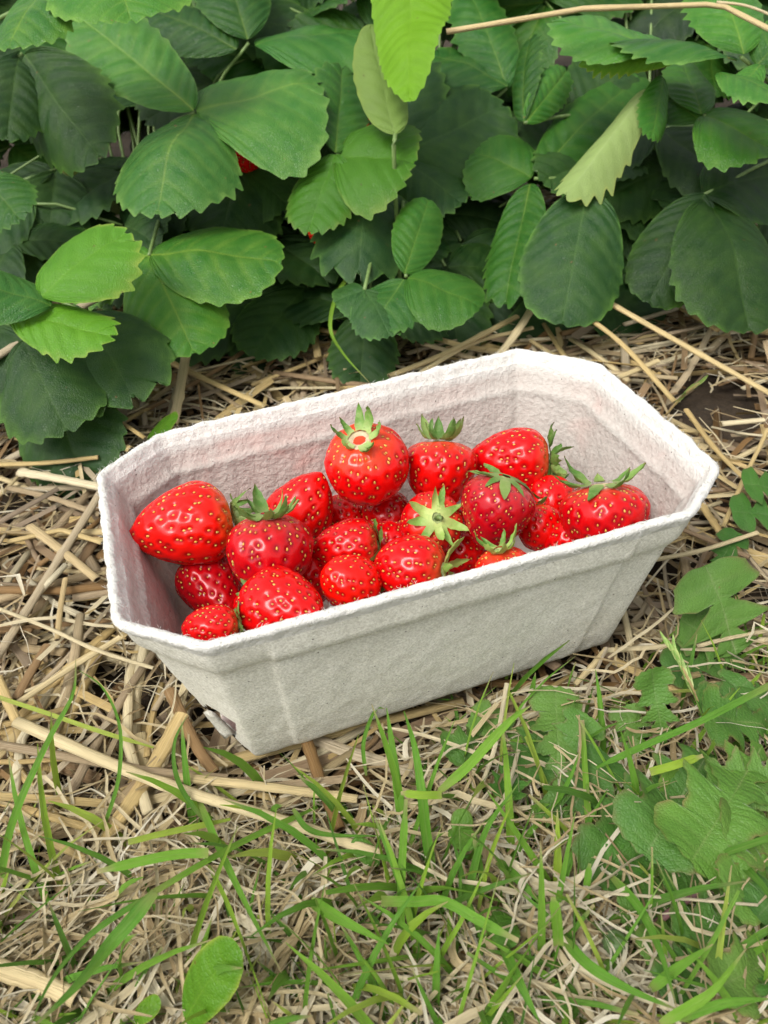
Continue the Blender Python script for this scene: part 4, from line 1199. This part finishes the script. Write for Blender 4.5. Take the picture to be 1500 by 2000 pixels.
S('grey straw pointing at the left wall of the punnet', [(15, 953), (100, 972), (196, 1006)], 14, .38, .005)
S('pale bent straw that reaches the left wall of the punnet', [(15, 1058), (120, 1035), (200, 1060)], 13, .74, .006, bent=True)
S('thin pale straw crossing the whole left side below the punnet', [(-10, 1186), (90, 1225), (190, 1270), (300, 1305)], 9, .92, .007)
S('straw slanting up to the lower left corner of the punnet', [(120, 1310), (180, 1275), (240, 1244)], 11, .80, .006)
S('short upright split straw left of the lower left corner', [(112, 1250), (118, 1190), (128, 1130)], 12, .58, .006)
S('pale upright straw behind the punnet, under the lowest three-part leaf', [(338, 830), (350, 770), (364, 690), (372, 668)], 20, .86, (.006, .02))
S('long tan straw behind the punnet, slanting under the leaves at the left', [(318, 700), (400, 740), (520, 795)], 14, .72, .008)
S('straw lying level in the shade of the middle leaves', [(440, 622), (560, 632), (745, 668)], 15, .68, .008)
S('thin tan stem leaning from the leaves down to the right side of the punnet', [(1036, 520), (1120, 598), (1215, 672), (1318, 785)], 13, .70, (.045, .006), knot=.4)
S('long yellow stem slanting down to the right edge behind the punnet', [(1195, 594), (1320, 665), (1510, 772)], 15, .78, (.03, .006))
S('pale straw standing out from under the middle leaves towards the back rim', [(955, 716), (1005, 655), (1058, 572)], 17, .90, (.006, .020))
S('straw fanning from the back rim to the upper right, left of the pale one', [(760, 735), (870, 690), (1010, 618)], 15, .80, (.006, .012))
S('second straw of the fan, lower against the back rim', [(800, 742), (920, 672), (1040, 640)], 12, .84, .008)
S('short straw at the back right corner of the punnet', [(1205, 738), (1250, 720), (1285, 704)], 14, .82, .010)
S('cut pale straw lying on the bare soil at the right', [(1408, 828), (1450, 824), (1492, 820)], 15, .94, .006)
S('thin bent straw rising at the right edge, beside the small green leaves', [(1412, 1030), (1455, 930), (1480, 880), (1500, 838)], 9, .74, (.004, .012), bent=True)
S('straw running from the bare soil towards the right corner of the punnet', [(1340, 800), (1400, 880), (1480, 960)], 11, .62, .005)
S('straw lying under the right corner of the punnet', [(1370, 985), (1400, 1030), (1440, 1090)], 16, .60, .002)
S('pale twisted straw at the right, above the large lobed leaf', [(1270, 1095), (1370, 1075), (1480, 1040)], 11, .88, .008)
S('straw along the right edge over the large lobed leaf', [(1360, 1262), (1430, 1245), (1520, 1228)], 10, .90, .012)
straw3('long pale straw bent near the top right corner, lying on the leaves', np.array([at_depth(872, 62, .455), at_depth(1140, 17, .445), at_depth(1405, 8, .435), at_depth(1520, 66, .425)]), 19, .80, bent=True, knot=.5)
straw3('second strand of the bent straw at the top right corner', np.array([at_depth(1400, 4, .437), at_depth(1460, 12, .432), at_depth(1530, 40, .428)]), 10, .90)
straw3('tan stem slanting through the shade behind the bright young leaf at the left', np.array([at_depth(-20, 705, .43), at_depth(120, 620, .455), at_depth(290, 532, .49)]), 22, .50)

# smaller loose pieces on top of the litter: each is told apart by tone, build, direction and place
def zone(px, py):
    if py < 700:
        return ('in the shade under the left leaves' if px < 480 else 'in the shade under the middle leaves' if px < 980 else 'under the drooping right leaves'), 'straw pieces under the leaf row'
    if px > 1150 and py < 1300:
        return ('behind the right corner of the punnet' if py < 900 else 'beside the right end of the punnet'), 'loose straw pieces right of the punnet'
    if py < 860: return ('close behind the back rim' if px > 330 else 'behind the left corner of the punnet'), 'loose straw pieces behind the punnet'
    if py < 1250: return ('at the left edge' if px < 100 else 'by the left wall') + (', upper half' if py < 1060 else ', lower half'), 'loose straw pieces left of the punnet'
    if px < 750: return ('by the near left corner' if py < 1450 else 'in the lower left grass'), 'loose straw pieces at the lower left'
    return ('below the front wall of the punnet' if py < 1500 else 'in the lower right grass'), 'loose straw pieces among the grass'
def direction(P):
    x, y, _ = to_px(P[[0, -1]]); dx, dy = x[1]-x[0], y[0]-y[1]
    a = math.degrees(math.atan2(dy, dx)) % 180
    return 'level' if a < 18 or a > 162 else 'rising gently right' if a < 45 else 'rising steeply right' if a < 72 else 'pointing upward' if a < 108 else 'rising steeply left' if a < 135 else 'rising gently left'
for P, rr, idn, px, py in straw_pool:
    place, gr = zone(px, py)
    tone = 'dark brown' if idn < .2 else 'greyish' if idn < .36 else 'tan' if idn < .52 else 'golden' if idn < .68 else 'yellow' if idn < .82 else 'pale'
    x, y, d = to_px(P); ln = math.hypot(x[-1]-x[0], y[-1]-y[0]); wd = 2*rr[1]*FPX/d[1]
    lab = f"{'short' if ln < 150 else 'long' if ln > 330 else 'medium'} {'thin' if wd < 9 else 'thick' if wd > 16 else 'slim'} {tone} straw {direction(P)} {place}"
    c0 = P.mean(0); c0[2] = P[:, 2].min()
    if (idn*37) % 1 < .45:                                                    # split lengthwise and opened out
        V, F, a = blades(P, rr*2.1, .22 if (idn*91) % 1 < .5 else -.2, [idn], np.cross(nrm(np.gradient(P, axis=0)), [(idn*53) % 1-.5, (idn*29) % 1-.5, 1.])[None])
        a[:, 1] *= .05; a[:, 0] *= .2
    else: V, F, a = tubes(P, rr, 8, .35+.4*((idn*17) % 1), [idn])
    tag(link('straw_piece', mesh_np('straw_piece', V-c0, F, STRAW, {'sc': a}), None, c0), lab, 'straw', gr)

# ------------------------------------------------------------------ grass
def grass(label, pts, wpx, idn, z, taper=True, group='blades of grass in front of the punnet', mat=None, fold=.22, cut=False):
    z = np.interp(np.linspace(0, 1, len(pts)), np.linspace(0, 1, len(z)), z)
    C = np.array([at_z(x, y, q) for (x, y), q in zip(pts, z)])
    n = 22; P = curve_pts(C, n); d = (P-CAM) @ FW; t = np.linspace(0, 1, n)
    w = .85*wpx*d/FPX*(np.where(t < .12, .6+.4*t/.12, 1) if not cut else np.clip((1-t)/.16, .5, 1))
    if taper and not cut: w = w*np.clip((1-t)/.55, .03, 1)**.7
    V, F, a = blades(P, w, fold, [idn])
    o = link('grass_shoot', mesh_np('grass_shoot', V-C[0], F, mat or GRASS, {'sc': a}), None, C[0])
    return tag(o, label, 'grass blade', group)
g = grass
g('long curved grass blade at the left edge, reaching up beside the punnet', H5((-10, 1000), (15, 860), (40, 740), (95, 590), (200, 370), (285, 210), (296, 68)), 17, .40, (0, .03, .05))
g('thin hooped grass blade right of the long curved one at the left', H5((395, 745), (430, 660), (466, 520), (466, 330), (400, 185), (308, 118)), 9, .30, (0, .02, .03))
g('slim dark grass blade curling up to the vent hole of the punnet', H5((800, 710), (720, 600), (682, 500), (684, 390), (735, 285)), 11, .10, (.004, .02, .03))
g('blue-green wide grass blade drooping to the bottom left', H5((605, 985), (500, 1110), (420, 1200), (300, 1350), (120, 1520)), 33, .22, (.03, .028, .035))
g('narrow blue-green grass blade beside the wide drooping one', H5((602, 988), (450, 1080), (330, 1172), (200, 1330), (110, 1520)), 14, .15, (.03, .028, .03))
g('mown grass blade with frayed pale end, left of the middle', H5((815, 832), (700, 836), (560, 862), (378, 905)), 22, .52, (.028, .028, .024), cut=True)
g('straight green grass blade running down the middle left', H5((778, 630), (860, 820), (960, 1030), (1100, 1300)), 16, .45, (.006, .018, .024))
g('slim yellowish grass blade next to the straight green one', H5((815, 880), (880, 1010), (940, 1160), (1060, 1490)), 10, .78, (.005, .015, .025))
g('dark green grass blade curving level under the longest straw', H5((1145, 660), (1200, 735), (1300, 762), (1510, 765)), 13, .20, (.012, .012, .01))
g('broad bright grass blade pointing to the lower right at the middle', H5((1215, 1020), (1330, 1090), (1520, 1190)), 27, .48, (.012, .022, .026))
g('upright green grass blade in front of the punnet', H6((195, 950), (165, 760), (150, 620), (120, 420), (78, 278)), 24, .36, (0, .02, .04))
g('slender grass blade crossing the upright one in front of the punnet', H6((90, 830), (150, 660), (210, 480), (278, 308)), 11, .42, (0, .02, .035))
g('tall light grass blade leaning right in front of the punnet', H6((215, 592), (330, 490), (430, 380), (510, 300), (575, 255)), 22, .62, (.028, .035, .04))
g('short cut grass blade lying level at the bend of the tall one', H6((225, 605), (150, 606), (66, 598)), 18, .80, (.030, .032, .032), cut=True)
g('bright green grass stem under the short cut blade', H6((78, 1295), (66, 1080), (72, 850), (86, 620)), 18, .50, (-.004, .01, .03), cut=True)
g('grass blade leaning right at the bottom middle', H6((310, 1110), (335, 960), (400, 740), (525, 560)), 18, .26, (0, .012, .032))
g('lime grass blade right of the leaning one at the bottom middle', H6((365, 1070), (408, 870), (455, 740), (495, 650)), 10, .85, (.004, .02, .03))
g('long lime grass blade at the bottom middle', H6((165, 1340), (240, 1200), (310, 1080), (420, 840)), 13, .74, (.002, .014, .028))
g('flat cut grass blade with pale end at the bottom middle', H6((-10, 1020), (120, 1022), (235, 1022), (380, 1100), (525, 1175)), 23, .46, (.02, .024, .022), cut=True)
g('grass blade curving down among the dandelion leaves', H6((890, 925), (1000, 1050), (1080, 1220), (1145, 1440)), 20, .33, (.012, .022, .028))
g('long green stem slanting in from the right edge', H6((1520, 170), (1250, 310), (1000, 420), (830, 498)), 15, .30, (.03, .026, .014), cut=True)
g('pale cut grass blade over the dandelion leaves', H6((1040, 515), (1130, 490), (1245, 452)), 18, .86, (.02, .024, .024), cut=True)
g('thin green blade rising among the leaves below the punnet', H6((650, 690), (690, 610), (735, 520), (766, 428)), 11, .34, (.004, .015, .024))
g('stubby green grass blade at the lower middle right', H6((785, 1055), (792, 960), (804, 872)), 16, .44, (.006, .014, .02), cut=True)
g('blurred mown grass blade at the lower middle right', H6((682, 1190), (674, 1090), (660, 1000)), 24, .56, (.02, .03, .036), cut=True)
g('grass blade slanting to the bottom right, left of the wide one', H6((700, 1165), (800, 1270), (950, 1360), (1160, 1450)), 24, .28, (.012, .02, .022))
g('short wide grass blade pointing up at the bottom right', H6((1040, 1365), (1150, 1280), (1285, 1188)), 24, .47, (.014, .022, .032))
g('curved light grass blade at the bottom right corner', H6((1080, 1500), (1200, 1430), (1290, 1365), (1415, 1205)), 24, .64, (.026, .032, .036))
g('grass blade in the bottom right corner reaching the right edge', H6((1150, 1480), (1330, 1420), (1520, 1400)), 22, .38, (.024, .03, .032))
g('dark grass blade at the bottom, left of the middle', H6((465, 1195), (530, 1340), (610, 1500)), 24, .24, (.01, .02, .02))
g('dark green grass blade left of the pale dry tuft', H6((445, 865), (530, 940), (630, 1050)), 22, .18, (.006, .014, .012))
g('small pointed blade at the foot of the front wall', H6((568, 245), (580, 190), (592, 128)), 14, .40, (0, .008, .012))
g('small blades crossing the bottom edge of the punnet', H5((1430, 530), (1420, 400), (1465, 275), (1505, 268)), 9, .34, (0, .008, .012))
g('thin pale green blade hanging from the leaves behind the punnet', [(690, 528), (658, 575), (645, 640), (670, 690), (722, 748)], 9, .70, (.05, .035, .008), group='blades of grass behind the punnet')
g('green stem crossing the straw at the lower left', H5((600, 985), (830, 850), (1000, 762), (1240, 652)), 14, .60, (.03, .022, .006), cut=True)
g('yellow-green jointed stem above the mown blade at the left', H5((500, 790), (640, 755), (900, 700)), 14, .90, (.014, .012, .006), cut=True)
g('thin straw-coloured green stem crossing at the left, below the pale thin straw', H5((-10, 222), (180, 285), (400, 360), (600, 420)), 10, .96, (.012, .010, .006), cut=True)

def build_grass():
    # roots in tufts, even over the grassy ground in front
    n = 5200
    cx, cy = RS.uniform(-350, 1850, 420), RS.uniform(1240, 2140, 420)
    k = RS.randint(0, 420, n)
    px = np.where(RS.rand(n) < .6, cx[k]+RS.normal(0, 38, n), RS.uniform(-350, 1850, n)); py = np.where(px == px, np.where(RS.rand(n) < .6, cy[k]+RS.normal(0, 26, n), RS.uniform(1240, 2120, n)), 0)
    R = np.array([at_z(x, y, -.012) for x, y in zip(px, py)])
    gw = green_weight(px, py)
    keep = RS.rand(n) < np.clip(gw*.8, 0, 1)*np.where(px < 620, np.clip((py-1620)/520, .10, .65), 1)*np.where((px > 1180) & (py < 1850) & (py > 1380), .45, 1)
    R = R[keep]; n = len(R); ids = RS.rand(n)
    h = RS.uniform(.008, .030, n)*np.where(RS.rand(n) < .22, 2.0, 1); az = RS.rand(n)*2*np.pi; lean = RS.uniform(.5, 1.65, n)
    t = np.linspace(0, 1, 6)[None, :, None]
    d = np.stack([np.cos(az), np.sin(az), np.zeros(n)], -1)[:, None]
    th = lean[:, None, None]*(.35+.65*t)
    step = (h/5)[:, None, None]
    P = np.concatenate([np.zeros((n, 1, 3)), np.cumsum((d*np.sin(th) + np.array([0, 0, 1.])*np.cos(th))[:, 1:]*step, 1)], 1)
    sway = np.cross(d[:, 0], [0, 0, 1.])*RS.normal(0, .16, n)[:, None]*h[:, None]
    P += sway[:, None]*(t**2) + R[:, None]
    w = (RS.uniform(.0005, .0017, n)*(.7+h/.05))[:, None]*np.array([.8, 1, 1, .85, .6, .12])[None]
    cutm = RS.rand(n) < .18; w[cutm, 4] = w[cutm, 2]*.8; w[cutm, 5] = w[cutm, 2]*.5
    bad = inside_punnet(P, .003).any(1)
    P, w, ids, cutm, lean, az = P[~bad], w[~bad], ids[~bad], cutm[~bad], lean[~bad], az[~bad]
    # taller, broader blades that arch over the rest
    k = 105
    bx = np.concatenate([RS.normal(800, 190, k//2), RS.uniform(-150, 1650, k-k//2)]); by = np.concatenate([RS.normal(1740, 130, k//2), RS.uniform(1520, 2120, k-k//2)])
    Rb = np.array([at_z(x, y, -.010) for x, y in zip(bx, by)])
    hb = RS.uniform(.028, .060, k); azb = RS.rand(k)*2*np.pi; lb = RS.uniform(.35, 1.35, k)
    db = np.stack([np.cos(azb), np.sin(azb), np.zeros(k)], -1)[:, None]; thb = lb[:, None, None]*(.2+.8*t**1.4)
    Pb = np.concatenate([np.zeros((k, 1, 3)), np.cumsum((db*np.sin(thb) + np.array([0, 0, 1.])*np.cos(thb))[:, 1:]*(hb/5)[:, None, None], 1)], 1) + Rb[:, None]
    wb = RS.uniform(.0017, .0032, k)[:, None]*np.array([.8, 1, 1, .9, .62, .08])[None]
    okb = ~inside_punnet(Pb, .004).any(1) & (Pb[..., 2].max(1) < .046)
    P = np.concatenate([P, Pb[okb]]); w = np.concatenate([w, wb[okb]]); kb = okb.sum()
    ids = np.concatenate([ids, RS.uniform(.1, .95, kb)]); cutm = np.concatenate([cutm, np.zeros(kb, bool)])
    dry = RS.rand(len(P)) < .10
    px, py, dd = to_px(P[:, 3])
    vis = (px > 0) & (px < 1500) & (py > 1250) & (py < 2000) & ~dry
    score = np.where(vis, w[:, 2]*np.linalg.norm(P[:, -1]-P[:, 0], axis=1)/dd**2, 0)
    top = np.argsort(-score)[:230]; m = ~dry; m[top] = False
    side = np.cross(nrm(np.gradient(P, axis=1)), np.array([0, 0, 1.]) + RS.normal(0, .6, (len(P), 1, 3)))
    V, F, a = blades(P[m], w[m], .2, ids[m], side[m])
    tag(link('grass', mesh_np('grass', V, F, GRASS, {'sc': a})), kind='stuff')
    for i in top:
        V, F, a = blades(P[i], w[i], .2, [ids[i]], side[i][None])
        x, y, e = to_px(P[i]); dx, dy = x[-1]-x[0], y[0]-y[-1]; an = math.degrees(math.atan2(dy, dx))
        ln, wd = math.hypot(dx, dy), w[i, 2]*FPX/e[2]
        place = ('near the left edge' if x[2] < 250 else 'left of the oval-leaved seedling' if x[2] < 420 else 'at the bottom middle left' if x[2] < 750 else 'at the bottom middle' if x[2] < 1000 else 'at the bottom right') if y[2] > 1740 else \
                ('in the straw at the left' if x[2] < 560 else 'below the front wall' if x[2] < 900 else 'left of the dandelion leaves' if x[2] < 1180 else 'over the dandelion leaves')
        way = 'standing upright' if 65 < an < 115 else 'leaning right' if 0 <= an <= 65 else 'leaning left' if an >= 115 else 'drooping right' if an > -90 else 'drooping left'
        tone = 'dark' if ids[i] < .28 else 'green' if ids[i] < .6 else 'light' if ids[i] < .85 else 'yellowish'
        lab = f"{'short' if ln < 110 else 'long' if ln > 230 else 'medium'} {'broad' if wd > 14 else 'narrow'} {tone} {'cut ' if cutm[i] else ''}grass blade {way} {place}"
        o = link('grass_shoot', mesh_np('grass_shoot', V-P[i, 0], F, GRASS, {'sc': a}), None, P[i, 0])
        tag(o, lab, 'grass blade', 'small grass blades in front of the punnet')
    # long matted dry stems lying in the grass
    m = 7000
    px, py = RS.uniform(-350, 1850, m), RS.uniform(1230, 2150, m)
    k = RS.rand(m) < np.clip(.25+green_weight(px, py), 0, 1)*np.where((px > 1160) & (py < 1880) & (py > 1300), .42, 1); px, py = px[k], py[k]; m = len(px)
    Rt = np.array([at_z(x, y, -.004) for x, y in zip(px, py)])
    ln = RS.uniform(.012, .085, m)*RS.uniform(.5, 1, m); Mn = 8
    az = RS.rand(m)*2*np.pi; turn = np.cumsum(RS.normal(0, .16, (m, Mn)) + RS.normal(0, .10, (m, 1)), 1)
    kink = (RS.rand(m) < .25)[:, None]*(np.arange(Mn)[None] >= RS.randint(2, 6, m)[:, None])*RS.normal(0, .7, m)[:, None]
    aa = az[:, None]+turn+kink
    st = np.stack([np.cos(aa), np.sin(aa), RS.normal(0, .16, (m, Mn)) + RS.normal(0, .10, (m, 1))], -1)*(ln/(Mn-1))[:, None, None]
    Q = Rt[:, None] + np.cumsum(st, 1) - st.sum(1, keepdims=True)*.5
    Q[..., 2] = np.clip(Q[..., 2] + RS.uniform(-.006, .010, (m, 1)) + (.010*(px > 1000)*(RS.rand(m) < .4))[:, None], -.014, .026)
    bad = inside_punnet(Q, .003).any(1); Q = Q[~bad]; m = len(Q)
    wq = RS.uniform(.00028, .0013, m)[:, None]*np.where(RS.rand(m) < .12, 2.2, 1)[:, None]*np.array([.7, 1, 1, 1, .95, .9, .8, .35])[None]
    V, F, a = blades(Q, wq, .25, RS.rand(m), np.cross(nrm(np.gradient(Q, axis=1)), np.array([0, 0, 1.]) + RS.normal(0, .5, (m, 1, 3))))
    tag(link('dry_grass', mesh_np('dry_grass', V, F, HAY, {'sc': a})), kind='stuff')
build_grass()

# ------------------------------------------------------------------ dandelions and other low weeds
def ground_leaf(plant, base, tip, wpx, z0, z1, n=(0, .55, .83), mat=None, tint=(1, 1, 1), **kw):
    P0, P1 = at_z(*base, z0), at_z(*tip, z1)
    B = frame(P0, P1, nrm(np.array([0, 0, 1.])*n[1]*1.4 + CR*n[0] - FW*n[2]*.4))
    mid = (P0+P1)/2; view = nrm(CAM-mid); dm = (mid-CAM) @ FW
    LEAFSEED[0] += 1; L = np.linalg.norm(P1-P0)
    fs = max(.5, math.sqrt(max(0, 1-np.dot(B[1], view)**2)))
    V, F, ve, ed = leaf_arrays(L, wpx*dm/FPX/fs, seed=LEAFSEED[0], **kw)
    o = link('leaf', mesh_np('leaf', V @ B + P0 - np.array(plant.location), [F], mat or WEED, {'vein': ve, 'edge': ed}), plant)
    o.color = (*tint, 1)
def plant_at(name, px, py, label, cat, group=None):
    return empty(name, at_z(px, py, -.006), label, cat, group)
DL = dict(lobes=5, N=22, tooth=.8, start=.1, p=.75, q=.30, relief=.004, fold=.12, bend=.3, cup=.1, wave=.03, rows=6, tfwd=.1)
d1 = plant_at('dandelion', 1520, 1520, 'dandelion rosette of lobed leaves with pale midribs at the right edge', 'dandelion')
ground_leaf(d1, (1388, 1462), (1262, 1668), 205, .010, .016, **DL)
ground_leaf(d1, (1490, 1455), (1352, 1680), 215, .014, .020, tint=(1.15, 1.1, .9), **DL)
ground_leaf(d1, (1330, 1500), (1175, 1730), 190, .006, .008, **DL)
ground_leaf(d1, (1560, 1500), (1400, 1555), 150, .016, .018, **DL)
ground_leaf(d1, (1530, 1350), (1380, 1400), 130, .006, .010, **DL)
ground_leaf(d1, (1480, 1620), (1600, 1780), 200, .012, .012, **DL)
for b, t_, w_, z0, z1 in [((1510, 1430), (1375, 1395), 130, .006, .016), ((1545, 1600), (1420, 1640), 150, .010, .020), ((1450, 1590), (1290, 1560), 140, .004, .014), ((1400, 1640), (1215, 1560), 130, .003, .010),
                          ((1300, 1720), (1180, 1640), 120, .004, .012), ((1340, 1760), (1215, 1790), 120, .003, .010), ((1560, 1690), (1420, 1745), 140, .008, .018)]:
    ground_leaf(d1, b, t_, w_, z0, z1, tint=(RS.uniform(.9, 1.2), RS.uniform(.95, 1.15), .9), **DL)
d2 = plant_at('dandelion', 1450, 1900, 'dandelion rosette at the lower right, below the thick red stem', 'dandelion')
ground_leaf(d2, (1480, 1720), (1290, 1700), 130, .004, .010, **DL)
ground_leaf(d2, (1500, 1760), (1340, 1850), 170, .006, .010, **DL)
ground_leaf(d2, (1420, 1700), (1400, 1880), 150, .004, .008, **DL)
ground_leaf(d2, (1560, 1700), (1480, 1790), 150, .01, .014, **DL)
for b, t_, w_, z0, z1 in [((1420, 1850), (1300, 1950), 130, .004, .012), ((1540, 1860), (1400, 1930), 150, .006, .016), ((1480, 1830), (1560, 1960), 150, .006, .014), ((1390, 1800), (1260, 1870), 110, .003, .010)]:
    ground_leaf(d2, b, t_, w_, z0, z1, tint=(RS.uniform(.8, 1.1), RS.uniform(.85, 1.05), .9), **DL)
d3 = plant_at('dandelion', 1110, 1480, 'young dandelion just below the front wall of the punnet', 'dandelion')
ground_leaf(d3, (1090, 1560), (1085, 1345), 110, .004, .014, **DL)
ground_leaf(d3, (1060, 1400), (1030, 1520), 110, .006, .008, **DL)
ground_leaf(d3, (1100, 1600), (1190, 1480), 120, .004, .010, **DL)
ground_leaf(d3, (1040, 1450), (920, 1400), 90, .002, .006, **DL)
for b, t_, w_, z0, z1 in [((1080, 1500), (1150, 1400), 100, .004, .016), ((1120, 1620), (1060, 1560), 90, .003, .010), ((1010, 1480), (985, 1560), 80, .003, .010), ((1150, 1560), (1230, 1600), 110, .003, .010), ((960, 1440), (870, 1470), 80, .002, .008)]:
    ground_leaf(d3, b, t_, w_, z0, z1, tint=(RS.uniform(.7, 1.0), RS.uniform(.8, 1.0), .9), **DL)
d4 = plant_at('dandelion', 1290, 1440, 'narrow upright dandelion leaves below the right end of the punnet', 'dandelion')
ground_leaf(d4, (1292, 1452), (1274, 1308), 84, .004, .030, n=(-.1, .4, .9), **DL)
ground_leaf(d4, (1250, 1480), (1220, 1380), 80, .002, .010, **DL)
ground_leaf(d4, (1380, 1420), (1460, 1330), 110, .004, .012, **DL)
d5 = plant_at('lobed_weed', 1430, 1280, 'weed with a large lobed leaf standing right of the punnet', 'weed')
BL = dict(lobes=3, N=7, tooth=.25, p=.50, q=.34, relief=.006, fold=.14, bend=.3, cup=.15, wave=.012, rows=12, tfwd=.2)
ground_leaf(d5, (1438, 1278), (1378, 1106), 190, .006, .034, n=(0, .45, .9), tint=(1.1, 1.05, 1.1), **BL)
ground_leaf(d5, (1440, 1285), (1330, 1210), 120, .004, .014, tint=(.95, .95, 1), **BL)
ground_leaf(d5, (1450, 1290), (1300, 1310), 110, .002, .008, tint=(.95, .95, 1), **BL)
d6 = plant_at('lobed_weed', 1500, 1010, 'small weed with two rounded leaves at the right edge above the large lobed one', 'weed')
ground_leaf(d6, (1530, 960), (1452, 945), 80, .008, .014, tint=(.7, .85, .7), **BL)
ground_leaf(d6, (1530, 1010), (1430, 1000), 90, .004, .008, tint=(.6, .75, .7), **BL)
ground_leaf(d6, (1400, 1110), (1440, 1040), 70, .002, .006, tint=(.7, .85, .7), **BL)
OV = dict(N=8, tooth=.05, p=.55, q=.42, relief=.008, fold=.14, bend=.4, cup=.2, wave=.012)
d7 = plant_at('oval_leaved_weed', 370, 2010, 'seedling with two glossy oval green leaves at the bottom left', 'weed')
ground_leaf(d7, (360, 1992), (462, 1846), 104, .006, .030, mat=LEAF_YOUNG, tint=(.95, .85, .75), **OV)
ground_leaf(d7, (262, 1995), (312, 1952), 40, .004, .010, mat=LEAF_YOUNG, tint=(.95, .8, .7), **OV)
d8 = plant_at('oval_leaved_weed', 310, 850, 'small rounded green leaf peeping over the back left corner of the punnet', 'weed')
ground_leaf(d8, (288, 862), (346, 818), 50, .004, .020, mat=LEAF_YOUNG, tint=(.75, .7, .6), **OV)
d9 = plant_at('oval_leaved_weed', 930, 1740, 'low weed with small oval leaves in the grass at the bottom middle', 'weed')
for b, t_, w_ in [((905, 1640), (900, 1580), 44), ((885, 1610), (920, 1660), 50), ((960, 1780), (1000, 1850), 60), ((1130, 1980), (1080, 1930), 60), ((990, 1960), (960, 2010), 60), ((1240, 1930), (1170, 1900), 70), ((740, 1690), (690, 1640), 40)]:
    ground_leaf(d9, b, t_, w_, .004, .010, mat=WEED, tint=(.9, .95, .7), **OV)
# thick red stem over the dandelion leaves
P = curve_pts(np.array([at_z(1262, 1818, .006), at_z(1350, 1752, .010), at_z(1440, 1700, .012), at_z(1530, 1640, .014)]), 20)
V, F, a = tubes(P, np.linspace(.0011, .0008, 20), 9)
c0 = P[0]
tag(link('red_stem', mesh_np('red_stem', V-c0, F, REDSTEM), None, c0), 'thick purplish red stem lying over the dandelion leaves at the lower right', 'stem')
BUD = mat_simple('bud_green', (.085, .14, .045), .6)
# closed flower bud
def bud(px, py, z):
    c = at_z(px, py, z); root = empty('daisy_bud', c-np.array([0, 0, .012]), 'round green closed flower bud in the grass at the lower right', 'flower bud')
    lo = np.array(root.location)
    nu, na = 20, 26; Vv = []
    for i in range(nu):
        u = i/(nu-1); rr = .0034*math.sin(math.pi*u)**.6
        for j in range(na):
            a_ = 2*math.pi*j/na; k = 1+.06*math.cos(13*a_)
            Vv.append(c+np.array([rr*k*math.cos(a_), rr*k*math.sin(a_), .0025*math.cos(math.pi*u)]))
    link('bud', mesh_np('bud', np.array(Vv)-lo, [grid_faces(nu, na, True)[:, ::-1]], BUD), root)
    V, F, a = tubes(curve_pts(np.array([c, c-np.array([.002, 0, .006]), lo]), 6), np.full(6, .0008), 6)
    link('stem', mesh_np('stem', V-lo, F, STEM), root)
bud(1202, 1842, .010)
# seed head of a grass by the right corner
def seedhead(px0, py0, px1, py1, z0, z1, label):
    A, Bp = at_z(px0, py0, z0), at_z(px1, py1, z1)
    root = empty('grass_seed_head', A, label, 'seed head'); lo = A
    P = curve_pts(np.array([A, (A+Bp)/2+np.array([0, 0, .002]), Bp]), 12)
    V, F, a = tubes(P, np.linspace(.0006, .0003, 12), 5, 1, [.7])
    link('stem', mesh_np('stem', V-lo, F, STRAW, {'sc': a}), root)
    d = nrm(Bp-A)
    for k in range(9):
        q = P[3+k]; s = nrm(d + (.22 if k % 2 else -.22)*CR + RS.normal(0, .10, 3))
        Vs, Fs, sa = sepal_mesh(.0080, .0016, .2, .3, 900+k)
        Bm = frame(np.zeros(3), s, camv((0, .3, 1)))
        o = link('spikelet', mesh_np('spikelet', Vs @ Bm + q - lo, [Fs], SEPAL, {'sc': sa}), root)
        o.color = (2.2, 1.75, 2.4, 1)
seedhead(1300, 812, 1366, 748, .02, .045, 'pale grass seed head rising at the right corner of the punnet')
seedhead(1372, 1395, 1312, 1270, .008, .022, 'pale yellowish grass seed head below the right end of the punnet')

# no two loose pieces keep one label while their place tells them apart
def dedupe():
    seen = {}
    for o in bpy.data.objects:
        if o.parent is None and o.get('label') and o.name.startswith(('straw_piece', 'grass_shoot')): seen.setdefault(o['label'], []).append(o)
    for lab, obs in seen.items():
        if len(obs) < 2: continue
        cen = {}
        for o in obs:
            v = o.data.vertices; q = v[len(v)//2].co + o.location
            cen[o.name] = to_px(np.array(q))
        xs = [c[0] for c in cen.values()]; ys = [c[1] for c in cen.values()]
        ax, words = (0, ('left', 'right')) if max(xs)-min(xs) > max(ys)-min(ys) else (1, ('upper', 'lower'))
        obs.sort(key=lambda o: cen[o.name][ax])
        n = len(obs)
        names = {2: [words[0], words[1]], 3: [words[0], 'middle', words[1]]}.get(n, [words[0]] + ['second ' + words[0]] + ['middle']*(n-4) + ['second ' + words[1], words[1]])
        for o, w in zip(obs, names): o['label'] = w + 'most '*(w in ('left', 'right', 'upper')) + ' '*(w not in ('left', 'right', 'upper')) + lab
dedupe()
